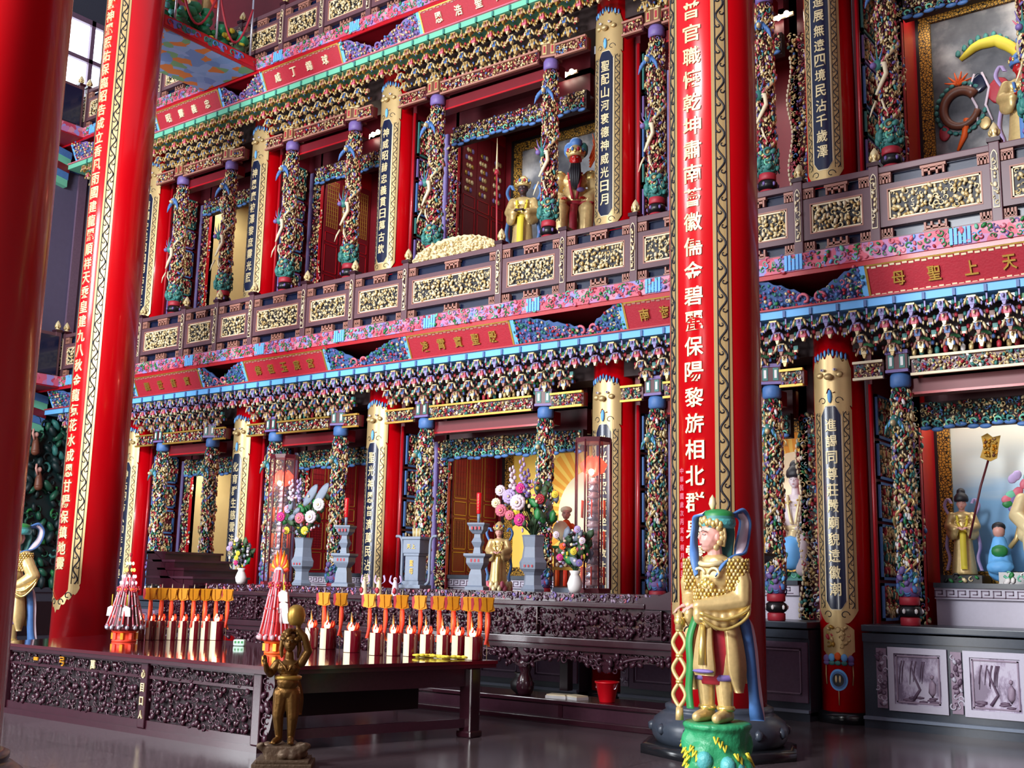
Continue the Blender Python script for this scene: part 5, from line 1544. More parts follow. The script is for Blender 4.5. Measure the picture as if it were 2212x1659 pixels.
# things on the lower shelf
m = MB(); m.lathe([(.085, 0), (.09, .01), (.135, .215), (.145, .22), (.145, .235), (.13, .235), (.08, .02), (0, .02)], 'plastic_red', 28)
b = tag(m.build('bucket', None, (-7.07, 11.32, .27)), 'red plastic bucket standing on the low shelf of the long altar', 'bucket')
m = MB(); m.tube([(-.14, 0, .225), (-.13, -.03, .16), (0, -.05, .12), (.13, -.03, .16), (.14, 0, .225)], .006, 'silver', 6); m.build('handle', b)
for k, (x, y, r) in enumerate(((-7.74, 11.3, .2), (-7.52, 11.34, -.3))):
    m = MB(); m.box(-.13, .13, -.09, .09, 0, .03, 'paper'); m.box(-.12, .12, -.08, .09, .03, .045, 'cream')
    tag(m.build('paper_stack', None, (x, y, .27), (0, 0, r)), ['flat stack of white paper on the low altar shelf, left one', 'flat stack of white paper on the low shelf nearer the red bucket'][k], 'paper', 'paper stacks under the altar')
m = MB(); m.lathe([(.07, 0), (.14, .06), (.15, .13), (.10, .2), (.08, .22), (.10, .25), (.09, .25), (.06, .2), (0, .2)], 'pot_black', 24)
tag(m.build('pot', None, (-8.32, 11.36, .27)), 'round black pot in the shade of the low altar shelf', 'pot')
m = MB(); m.lathe([(.0, .27), (.05, .26), (.085, .22), (.105, .16), (.11, .10), (.10, .10), (0, .12)], 'yellow', 20); m.lathe([(.08, 0), (.09, .10), (.08, .1)], 'dark_stone', 16)
tag(m.build('yellow_cloth', None, (-6.06, 11.28, .27), (0, 0, 0)), 'yellow cloth over a jar, just left of the right great pillar base', 'cloth')

# ---- stone candlesticks, incense burner, vases on the altar
def candlestick(x, y, label):
    t = thing('stone_candlestick', label, 'candlestick', (x, y, AZ), .35, 'stone candlesticks on the altar')
    m = MB()
    for prof in ([(.17, 0), (.17, .04), (.13, .06), (.115, .2), (.09, .27)], [(.10, .27), (.15, .33), (.16, .35), (.16, .41), (.20, .44), (.20, .47), (.1, .47)], [(.07, .47), (.055, .55), (.095, .62), (.06, .68), (.055, .73)], [(.08, .73), (.13, .78), (.135, .82), (.16, .85), (.16, .87), (.05, .87)]):
        m.lathe([(r*1.05, z) for r, z in prof], 'stone', 4, smooth=False, a0=math.pi/4, a1=math.pi*2.25)
    m.build('stand', t)
    m = MB()
    for z in (.38, .80):
        for k in (-1, 0, 1): m.box(k*.05-.012, k*.05+.012, -.122, -.105, z-.02, z+.02, 'red')
    m.build('red_mark', t)
    m = MB(); m.lathe([(.018, .87), (.022, 1.0)], 'stone', 12); m.build('spike', t)
    m = MB(); m.lathe([(.026, .99), (.03, 1.0), (.036, 1.25), (.03, 1.27), (0, 1.27)], 'plastic_red', 16)
    for k in range(5): m.blob((0, -.034, 1.05+.04*k), (.008, .004, .012), 'gold', hi=False)
    m.build('red_candle', t)
candlestick(-11.68, 11.55, 'grey stone candlestick with red candle left of the incense burner')
candlestick(-9.22, 11.55, 'grey stone candlestick with red candle right of the incense burner')
def burner():
    t = thing('incense_burner', 'grey square stone incense burner with tall curved handles on the altar', 'incense burner', (-10.35, 11.6, AZ), .12)
    m = MB(Matrix.Diagonal((.74, .74, 1, 1)))
    m.box(-.24, .24, -.19, .19, 0, .05, 'stone', .01); m.box(-.17, .17, -.14, .14, .05, .1, 'stone'); m.box(-.15, .15, -.13, .13, .1, .44, 'stone', .012)
    m.box(-.17, .17, -.15, .15, .44, .47, 'stone'); m.box(-.19, .19, -.16, .16, .47, .66, 'stone', .015); m.box(-.21, .21, -.18, .18, .66, .70, 'stone', .01); m.build('body', t)
    for s in (-1, 1):
        m = MB(); P = smooth_path([(s*.17, 0, .05), (s*.225, 0, .12), (s*.23, 0, .4), (s*.235, 0, .62), (s*.27, 0, .70), (s*.34, 0, .71)]); m.tube(P, [.02]*len(P), 'stone', 8); m.build('handle', t)
    m = MB()
    for k, ch in enumerate('天上'): put_glyph(m, ch, .06, .06, -.04+.08*k, .565, 'old_gold', lambda P: np.stack([P[:, 0], -.120-P[:, 1], P[:, 2]], 1), .006)
    for k, ch in enumerate('聖母'): put_glyph(m, ch, .06, .08, 0, .34-.11*k, 'old_gold', lambda P: np.stack([P[:, 0], -.098-P[:, 1], P[:, 2]], 1), .006)
    m.build('lettering', t)
    m = MB()
    for k in range(5): m.tube([(-.05+.025*k, 0, .69), (-.06+.03*k, 0, .82)], .012, ['pale_gold', 'gold', 'cream', 'gold', 'pale_gold'][k], 6)
    m.build('incense_bundle', t)
burner()
def flower_head(m, c, r, col, n=7, lay=2):
    for L in range(lay):
        for k in range(n):
            a = k*2*math.pi/n+L*.4; q = r*(1-.4*L)
            m.blob(np.array(c)+[q*.6*math.cos(a), -.25*r*(L+.5), q*.6*math.sin(a)], (q*.42, q*.25, q*.42), col, hi=False)
    m.blob(np.array(c)+[0, -.5*r, 0], (r*.22,)*3, 'yellow', hi=False)
def bouquet(t, z0, seed, spec, spread=.32, hh=.75):
    rg = random.Random(seed)
    m = MB()
    for k in range(38):
        a = rg.uniform(0, 6.28); s = rg.uniform(.2, 1)*spread; h = rg.uniform(.2, .8)*hh
        e = np.array([s*math.cos(a), s*.7*math.sin(a), z0+h]); m.tube([(0, 0, z0-.05), (e[0]*.4, e[1]*.4, z0+h*.5), e], .006, 'leaf', 4)
        m.blob(e, (.05, .012, .09), rg.choice(['leaf', 'leaf', 'green', 'stone']), Matrix.Rotation(rg.uniform(-1, 1), 3, 'Y'), hi=False)
    for k in range(70):
        a = rg.uniform(0, 6.28); q = rg.uniform(.15, 1.1)*spread; e = np.array([q*math.cos(a), q*.6*math.sin(a)-.06, z0+rg.uniform(.05, .85)*hh])
        m.blob(e, (rg.uniform(.012, .03), .014, rg.uniform(.012, .035)), rg.choice(['petal', 'lilac', 'pink', 'cream', 'leaf', 'stone', 'yellow', 'shade_brown']), hi=False)
    m.build('greenery', t)
    for nm, col, x, z, r, kind in spec:
        m = MB(); c = np.array([x, -.10-rg.random()*.12, z0+z])
        m.tube([(0, 0, z0), (x*.5, -.04, z0+z*.5), c], .006, 'leaf', 4)
        if kind == 'head': flower_head(m, c, r*.85, col, 11, 3)
        elif kind == 'spike':
            for q in range(12):
                m.blob(c+[.03*math.sin(q*2.3)+x*.06*q*.1, .02*math.cos(q*2.3), (q-6)*r*.22], (.03*(1.2-.06*q), .028, .034), col, hi=False)
        else:
            m.blob(c, (r*.35, .015, r), col, Matrix.Rotation(.6, 3, 'Y'))
        m.build(nm, t)
def stone_vase(x, y, label, spec, seed):
    t = thing('flower_vase', label, 'vase', (x, y, AZ), .25, 'stone flower vases on the altar')
    m = MB(); m.lathe([(.15, 0), (.16, .03), (.12, .08), (.11, .2), (.13, .24), (.175, .28), (.185, .36), (.15, .42), (.13, .55), (.15, .68), (.16, .70), (.13, .70)], 'stone', 6, smooth=False); m.build('stone_body', t)
    m = MB()
    for k in range(3): m.box(-.05+.05*k-.01, -.05+.05*k+.01, -.165, -.15, .30, .33, 'red')
    m.build('red_mark', t)
    bouquet(t, .70, seed, spec, .34, .8)
stone_vase(-12.55, 11.55, 'grey stone vase with lilac and white flowers and pointed grey leaves, left on the altar',
    [('lilac_spike', 'lilac', -.05, .72, .13, 'spike'), ('white_spike', 'petal', -.17, .70, .13, 'spike'), ('white_bloom', 'petal', .22, .30, .12, 'head'), ('white_bloom', 'white', .34, .48, .12, 'head'), ('pink_bloom', 'pink', .05, .28, .10, 'head'),
     ('pink_bloom', 'magenta', -.28, .30, .09, 'head'), ('pink_bloom', 'lilac', -.22, .42, .08, 'head'), ('yellow_bloom', 'yellow', .10, .10, .08, 'head'), ('yellow_bloom', 'yellow', -.20, .10, .07, 'head'), ('grey_leaf', 'stone', .18, .62, .2, 'leaf'), ('grey_leaf', 'stone', .36, .64, .2, 'leaf')], 4)
stone_vase(-8.29, 11.5, 'grey stone vase with big mixed bouquet beside the right glass lantern',
    [('lilac_spike', 'lilac', -.12, .78, .16, 'spike'), ('violet_spike', 'purple', -.02, .66, .13, 'spike'), ('white_spike', 'petal', -.24, .72, .12, 'spike'), ('white_bloom', 'petal', -.14, .40, .13, 'head'), ('lilac_bloom', 'lilac', -.28, .48, .12, 'head'),
     ('magenta_bloom', 'magenta', -.10, .18, .10, 'head'), ('magenta_bloom', 'magenta', -.12, .58, .08, 'head'), ('pink_bloom', 'pink', -.36, .30, .10, 'head'), ('pink_bloom', 'pink', -.24, .24, .08, 'head'), ('red_bloom', 'red', .16, .44, .08, 'head'), ('yellow_bloom', 'yellow', .34, .50, .06, 'head'),
     ('yellow_bloom', 'yellow', -.16, .28, .06, 'head'), ('pale_bloom', 'petal', -.42, .56, .09, 'head'), ('pale_bloom', 'cream', -.46, .40, .08, 'head')], 6)
def small_vase(x, y, label, cols, seed, z=AZ, s=1.):
    t = thing('flower_vase', label, 'vase', (x, y, z), .2, 'small white flower vases on the altar')
    t.scale = (s,)*3
    m = MB(); m.lathe([(.05, 0), (.075, .04), (.085, .1), (.06, .17), (.045, .2), (.065, .24), (.055, .24)], 'white', 20); m.build('white_body', t)
    rg = random.Random(seed); spec = []
    for k, c in enumerate(cols): spec.append(('small_bloom', c, rg.uniform(-.14, .14), .08+.42*k/len(cols), .05, 'head'))
    bouquet(t, .24, seed, spec, .17, .5)
small_vase(-13.75, 11.4, 'small white vase with lilac and green flowers left of the left glass lantern', ['magenta', 'yellow', 'yellow', 'lilac', 'lilac', 'petal'], 12)
small_vase(-7.56, 11.36, 'small white vase with purple flowers before the right glass lantern', ['purple', 'magenta', 'yellow', 'orange', 'petal', 'petal', 'lilac'], 15, s=1.1)
def lantern(x, y, H, R, label):
    t = thing('glass_lantern', label, 'lantern', (x, y, AZ), .1, 'tall glass lantern cabinets on the altar')
    n = 8
    m = MB(); m.lathe([(R, 0), (R, .05), (R*.9, .06)], 'maroon', n, smooth=False); m.build('base', t)
    m = MB(); m.lathe([(R*1.02, H-.06), (R*1.02, H), (0, H)], 'maroon', n, smooth=False); m.build('roof', t)
    m = MB(); m.lathe([(R*.97, .05), (R*.97, H-.06)], 'glass_smoke', n, smooth=False); m.F = m.F[:1]; m.build('glass_pane', t)
    for k in range(n):
        a = k*2*math.pi/n; m = MB(); m.tube([(R*math.cos(a), R*math.sin(a), .04), (R*math.cos(a), R*math.sin(a), H-.03)], .011, 'maroon', 6); m.build('post', t)
    m = MB()
    for k in range(9):
        a = k*.7; zc = H*.80
        m.tube([(0, 0, zc-.08), (.10*math.cos(a), .10*math.sin(a), zc-.02), (.13*math.cos(a), .13*math.sin(a), zc+.05), (.07*math.cos(a), .07*math.sin(a), zc+.16)], [.02, .045, .05, .006], 'lamp_red', 6)
    m.build('red_lotus_lamp', t)
    m = MB(); m.blob((.03, -.12, H*.80-.05), (.035, .035, .045), 'lamp_white'); m.build('bulb', t)
    m = MB(); rg = random.Random(7)
    z = .08; k = 0
    while z < H*.72:
        r = .13-.08*z/H
        m.lathe([(r*.5, 0), (r, .03), (r*.6, .06), (r*.8, .085)], 'silver' if k % 2 else 'crystal', 10, 0, 0, z); z += .09; k += 1
    m.tube([(0, 0, .05), (0, 0, H*.74)], .03, 'silver', 8); m.build('crystal_pagoda', t)
    m = MB()
    for k in range(10):
        a = k*.63; 
        for zz in (.1, H*.28, H*.48): m.tube([(.15*math.cos(a), .15*math.sin(a), zz), (.145*math.cos(a), .145*math.sin(a), zz+.22)], .010, 'orange' if k % 2 else 'ribbon_red', 5)
    m.build('red_tassel', t)
    for zz in (H*.80,):
        l = bpy.data.lights.new('lantern_bulb', 'POINT'); l.energy = 4; l.color = (1, .35, .2); l.shadow_soft_size = .05
        o = bpy.data.objects.new('lantern_bulb', l); C.objects.link(o); o.location = (x+.05, y-.3, AZ+zz-.05)
lantern(-13.30, 11.75, 2.0, .215, 'left tall glass lantern cabinet with glowing red lotus lamp')
lantern(-7.62, 11.85, 1.93, .235, 'right tall glass lantern cabinet with glowing red lotus lamp, before a red column')
# small dolls before the burner
def doll(x, y, label, k):
    t = thing('immortal_figurine', label, 'figurine', (x, y, AZ-.1), .3*k, 'little painted figurines before the incense burner')
    m = MB(); limb(m, [(0, 0, .0), (0, 0, .1), (0, 0, .17)], [.05, .04, .03]); m.blob((0, 0, .215), (.028, .028, .032), 'gold'); fuse(m, 'body', ['cream', 'pale_gold', 'petal'][k % 3], t, .006, 3)
    m = MB()
    for s in (-1, 1): ribbon(m, [(s*.03, .01, .15), (s*.075, .02, .19), (s*.06, .02, .27)], (.012, .0, .006), .003, 'lilac')
    m.blob((0, -.05, .06), (.03, .015, .05), 'red', hi=False); m.blob((0, -.03, .22), (.014, .008, .01), 'pink', hi=False); m.build('sash', t)
for k, (x, l) in enumerate(((-11.0, 'little painted figurine on the altar edge, left of three before the incense burner'), (-10.72, 'little painted figurine on the altar edge, middle of three before the incense burner'), (-10.42, 'little painted figurine on the altar edge, right of three before the incense burner'))): doll(x, 11.28, l, k)

# ================================================================== statues
def rock(mb, w, d, h, seed, mt, n=26):
    rg = random.Random(seed)
    for k in range(n):
        a = rg.uniform(0, 6.28); q = rg.uniform(.2, .72); z = rg.uniform(.08, .82)*h
        mb.blob((q*w*.5*math.cos(a), q*d*.5*math.sin(a), z), (w*rg.uniform(.14, .24), d*rg.uniform(.14, .24), h*rg.uniform(.16, .3)), mt)
    mb.lathe([(w*.44, 0), (w*.46, h*.3), (w*.41, h*.6), (w*.44, h*.97)], mt, 20, sy=d/w)
def guardian(loc, rz, label, akimbo=False, ped=.52):
    t = thing('guardian_statue', label, 'statue', loc, rz, None)
    g, z0 = 'gold', ped
    def T(mb): mb.M = Matrix.Translation((0, 0, z0)); return mb
    # pedestal
    m = MB(); rock(m, .60, .56, ped, 5, 'rock_green'); m.lathe([(.27, ped*.9), (.285, ped*.93), (.28, ped)], 'rock_green', 24)
    p = fuse(m, 'rock_pedestal', 'rock_green', t, .018, 4)
    m = MB(); rg = random.Random(3)
    for k in range(9):
        a = -1.57+rg.uniform(-1.5, 1.5); z = rg.uniform(.1, .42)
        for q in range(3): m.tube([(.27*math.cos(a+q*.12), .27*math.sin(a+q*.12), z+.05-q*.03), (.30*math.cos(a+.05+q*.12), .30*math.sin(a+.05+q*.12), z-.0-q*.03), (.27*math.cos(a+.13+q*.12), .27*math.sin(a+.13+q*.12), z+.045-q*.03)], .011, 'yellow', 5)
    for k in range(5):
        a = -1.57+rg.uniform(-1.6, 1.6); m.blob((.25*math.cos(a), .25*math.sin(a), rg.uniform(.06, .3)), (.07, .06, .08), 'rock_teal')
    m.build('scale_carving', p)
    # under robe and skirt
    m = T(MB()); m.lathe([(.02, .86), (.12, .85), (.145, .70), (.16, .5), (.17, .38), (.15, .30), (.02, .29)], 'red', 24, sy=.8); m.build('red_under_robe', t)
    m = T(MB())
    for s in (-1, 1):
        limb(m, [(s*.085, -.0, .55), (s*.085, -.03, .36), (s*.085, -.015, .2), (s*.085, -.0, .08)], [.085, .082, .07, .06])
        limb(m, [(s*.085, .03, .05), (s*.088, -.10, .045), (s*.09, -.17, .04)], [.055, .055, .045])
    b = fuse(m, 'boot', g, t, .011, 4)
    m = T(MB())
    for s in (-1, 1): m.lathe([(.088, .33), (.098, .35), (.092, .38)], 'purple', 16, s*.085, -.025); m.lathe([(.07, .09), (.078, .11), (.07, .13)], 'bright_gold', 16, s*.085, -.005); m.build('boot_trim', b); m = T(MB())
    m = T(MB())
    for pts, w in (([(0, -.165, .80), (0, -.20, .62), (0, -.205, .44), (0, -.19, .38)], [(.05, 0, 0), (.075, 0, 0), (.095, .0, 0), (.085, 0, 0)]),
                   ([(.15, -.03, .82), (.185, -.03, .62), (.20, -.02, .42), (.205, .0, .24)], [(.02, .06, 0), (.03, .075, 0), (.035, .075, 0), (.01, .03, 0)]),
                   ([(-.15, -.03, .82), (-.185, -.03, .62), (-.20, -.02, .42), (-.205, .0, .24)], [(-.02, .06, 0), (-.03, .075, 0), (-.035, .075, 0), (-.01, .03, 0)]),
                   ([(0, .16, .82), (0, .21, .55), (0, .22, .3)], [(.14, 0, 0), (.17, 0, 0), (.16, 0, 0)])):
        ribbon(m, pts, w, .018, g)
    m.build('armour_skirt', t)
    m = T(MB()); m.tube([(0, -.225, .78), (0, -.235, .60), (0, -.235, .46)], [.022, .03, .036], 'bright_gold', 8); m.blob((0, -.225, .41), (.10, .03, .018), 'purple'); m.build('skirt_trim', t)
    m = T(MB()); m.lathe([(.13, .80), (.17, .815), (.172, .86), (.14, .88)], 'maroon', 24, sy=.85); m.build('belt', t)
    # torso, shoulders, sleeves as one gilded armour
    m = T(MB())
    m.blob((0, .0, .88), (.155, .13, .10), g); m.blob((0, -.035, 1.0), (.165, .15, .13), g); m.blob((0, -.015, 1.17), (.185, .14, .15), g); m.blob((0, .0, 1.30), (.13, .10, .07), g)
    for s in (-1, 1): m.blob((s*.185, .01, 1.255), (.095, .10, .10), g)
    el = {1: (.245, -.02, .98), -1: (-.235, -.06, .98)}
    wr = {1: (-.03, -.24, .93), -1: (-.19, -.11, .93)}; el[-1] = (-.25, .04, 1.0)
    if akimbo: el[1] = (.36, .03, 1.0); wr[1] = (.19, -.12, .86)
    for s in (-1, 1):
        limb(m, [(s*.19, .01, 1.25), ((s*.19+el[s][0])/2+s*.02, .0, 1.12), el[s]], [.092, .088, .088])
        e, w = np.array(el[s]), np.array(wr[s])
        limb(m, [e, (e+w)/2+[0, 0, -.01], w], [.088, .075, .05])
        for q in np.linspace(0, 1, 6):       # hanging sleeve lobe
            c = e*(1-q)+w*q; m.blob(c+[0, .01, -.07-.07*math.sin(math.pi*q)], (.05, .06, .085), g)
    arm = fuse(m, 'gilded_armour', g, t, .010, 5)
    m = T(MB())
    for s in (-1, 1):
        e, w = np.array(el[s]), np.array(wr[s])
        for dz, r in ((-.11, .015), (-.19, .014)):
            P = smooth_path([e+[s*.055, .03, .03], e+[s*.06, -.02, dz*.7], (e+w)/2+[s*.05, -.035, dz-.02], w+[s*.03, -.03, dz*.5]]); m.tube(P, r, 'bright_gold', 6)
    SC = ['gold', 'bright_gold', 'old_gold']
    scales(m, .36, .15, .036, SC, lambda P: np.stack([(.170+P[:, 1])*np.sin(P[:, 0]/.165), -.035-(.15+P[:, 1])*np.cos(P[:, 0]/.165), P[:, 2]], 1), -.18, .92)
    for q in (-1, 1):
        scales(m, .30, .26, .034, SC, lambda P, q=q: np.stack([q*(.195+(.10+P[:, 1])*np.cos(P[:, 0]/.10-.75)), .005+(.10+P[:, 1])*np.sin(P[:, 0]/.10-.75), P[:, 2]], 1), -.15, 1.06)
    m.tube([(-.19+.19*math.cos(a_)*0+.0, 0, 0) for a_ in (0,)]*0 or [(.10*math.sin(a_), -.055-.095*math.cos(a_), 1.29-.02*math.cos(a_)) for a_ in np.linspace(-1.5, 1.5, 14)], .022, 'pale_gold', 8)
    for q in (-1, 1):
        an = np.linspace(0, 4.8, 14); r_ = .06*(1-.6*an/4.8); m.tube(np.stack([q*.075-q*r_*np.cos(an), np.full(14, -.152), 1.19+r_*np.sin(an)], 1), .013, 'pale_gold', 6)
    m.blob((0, -.158, 1.10), (.05, .02, .05), 'pale_gold'); m.blob((0, -.172, 1.10), (.028, .016, .028), 'bright_gold')
    for k in range(5): m.blob((-.06+.03*k, -.165, 1.14-.02*abs(k-2)), (.022, .02, .026), 'bright_gold')
    m.build('scale_relief', arm)
    # head
    hc = (0, -.03, 1.505)
    HR = Matrix.Translation((0, 0, z0)) @ Matrix.Rotation(math.radians(-34), 4, 'Z')
    def T2(mb): mb.M = HR; return mb
    m = T2(MB()); face(m, hc, .138, 'skin'); limb(m, [(0, -.01, 1.42), (0, 0, 1.32)], [.062, .066], mt='skin'); hd = fuse(m, 'head', 'skin', t, .005, 9)
    m = T2(MB()); eyes(m, hc, .138); m.build('painted_eyes', hd)
    m = T2(MB())
    m.lathe([(.13, 1.575), (.15, 1.61), (.145, 1.65), (.135, 1.675), (.135, 1.69), (.12, 1.715), (.06, 1.735), (0, 1.74)], 'teal', 24, 0, .03, ms=['rock_teal', 'rock_teal', 'teal', 'green', 'green', 'green', 'green']); h = m.build('helmet', t)
    m = T2(MB())
    for k in range(13):
        a = -math.pi/2+(k-6)*.22; m.blob((.128*math.cos(a), .02+.132*math.sin(a), 1.605+.015*(k % 2)+.03*math.exp(-((k-6)/2)**2)), (.026, .024, .035), g if k % 2 else 'bright_gold')
    for s in (-1, 1):
        for q in range(5): m.blob((s*.115, -.02+.035*math.sin(q), 1.57-.04*q), (.018, .03, .028), g)
        m.tube([(s*.112, .02, 1.6), (s*.12, .03, 1.5), (s*.105, .02, 1.42)], .018, g, 6)
    m.build('gold_crest', h)
    m = T2(MB()); m.lathe([(.012, 1.73), (.02, 1.745), (.034, 1.78), (.024, 1.825), (0, 1.86)], 'pale_gold', 14, 0, -.02); m.build('flame_finial', h)
    # scarf
    m = T(MB())
    for s in (-1,):
        ribbon(m, [(s*.05, -.08, 1.70), (s*.14, -.05, 1.67), (s*.175, -.02, 1.60), (s*.175, -.05, 1.47), (s*.13, -.12, 1.33), (s*.09, -.165, 1.18)], [(0, .035, .02), (.01, .045, .0), (.0, .05, .0), (.0, .05, .0), (.02, .035, .02), (.01, .01, .01)], .01, 'blue', 'petal')
    ribbon(m, [(.07, .10, 1.68), (.12, .21, 1.715), (.13, .295, 1.65), (.12, .29, 1.54), (.14, .20, 1.43), (.18, .08, 1.35), (.15, -.08, 1.30), (.10, -.165, 1.18)], [(.05, .0, .02), (.05, .0, .03), (.055, .0, .0), (.055, .01, .0), (.05, .03, .0), (.04, .03, .02), (.03, .02, .03), (.01, .01, .01)], .011, 'blue', 'petal')
    P_ = np.array([(.07, .10, 1.68), (.12, .21, 1.715), (.13, .295, 1.65), (.12, .29, 1.54), (.14, .20, 1.43), (.18, .08, 1.35)])+[.007, -.014, 0]
    ribbon(m, P_[1:], [(.03, .0, -.0), (.032, .0, .0), (.034, .01, .0), (.032, .02, .0), (.02, .015, .01)], .010, 'petal')
    ribbon(m, [(.02, .10, 1.66), (.03, .15, 1.55), (.02, .12, 1.42), (0, .10, 1.33)], [(.08, 0, 0), (.07, 0, 0), (.08, 0, 0), (.1, 0, 0)], .012, 'teal')
    m.build('blue_scarf', t)
    m = T(MB())
    ribbon(m, [(.14, .05, .88), (.20, .09, .84), (.23, .12, .66), (.25, .13, .42), (.255, .16, .2), (.25, .20, .08), (.24, .24, .012)], [(.03, .02, 0), (.035, .03, 0), (.03, .03, 0), (.03, .03, 0), (.03, .03, 0), (.04, .04, 0), (.05, .03, 0)], .01, 'blue', 'petal')
    ribbon(m, [(.15, .07, .88), (.22, .14, .80), (.245, .18, .6), (.26, .19, .36), (.27, .22, .15), (.26, .27, .012)], [(.025, .02, 0)]*6, .01, 'petal', 'petal')
    ribbon(m, [(-.12, -.12, .84), (-.16, -.16, .66), (-.15, -.17, .45), (-.17, -.16, .25), (-.15, -.17, .1)], [(.03, .0, 0)]*5, .01, 'green', 'teal')
    m.build('waist_ribbon', t)
    # staff of linked diamonds and the hand on it
    sx, sy = (-.26, -.16)
    m = T(MB())
    m.tube([(sx, sy, 0), (sx, sy, .10)], [.035, .03], g, 10)
    z = .10
    for k in range(3):
        for s in (-1, 1): m.tube(smooth_path([(sx, sy, z), (sx+s*.05, sy, z+.07), (sx+s*.055, sy, z+.12), (sx, sy, z+.20)], 5), [.02]+[.018]*15, g, 7)
        m.blob((sx, sy, z+.205), (.034, .03, .022), 'bright_gold'); z += .21
    m.tube([(sx, sy, z), (sx, sy, .88)], [.035, .03], g, 10); m.blob((sx, sy, .80), (.045, .04, .05), 'bright_gold')
    m.build('linked_staff', t)
    m = T(MB()); hand(m, wr[-1], (-.75, -.6, -.1), (-.6, .75, .1), (0, 0, 1), .105, 'skin', .6)
    hd1 = fuse(m, 'hand', 'skin', t, .005, 2)
    m = T(MB()); hand(m, wr[1], (-.9, -.2, -.05) if not akimbo else (-.6, -.4, .2), (.9, -.3, .1), (0, 0, 1), .105, 'skin', .6); fuse(m, 'hand', 'skin', t, .005, 2)
    return t
guardian((-4.32, 8.62, 0), math.radians(-2), 'gold armoured guardian statue with blue scarf on green rock, before the right great pillar')
guardian((-15.22, 8.56, 0), math.radians(10), 'gilded guardian statue behind the left foreground pillar, elbow bent out', True, .56)

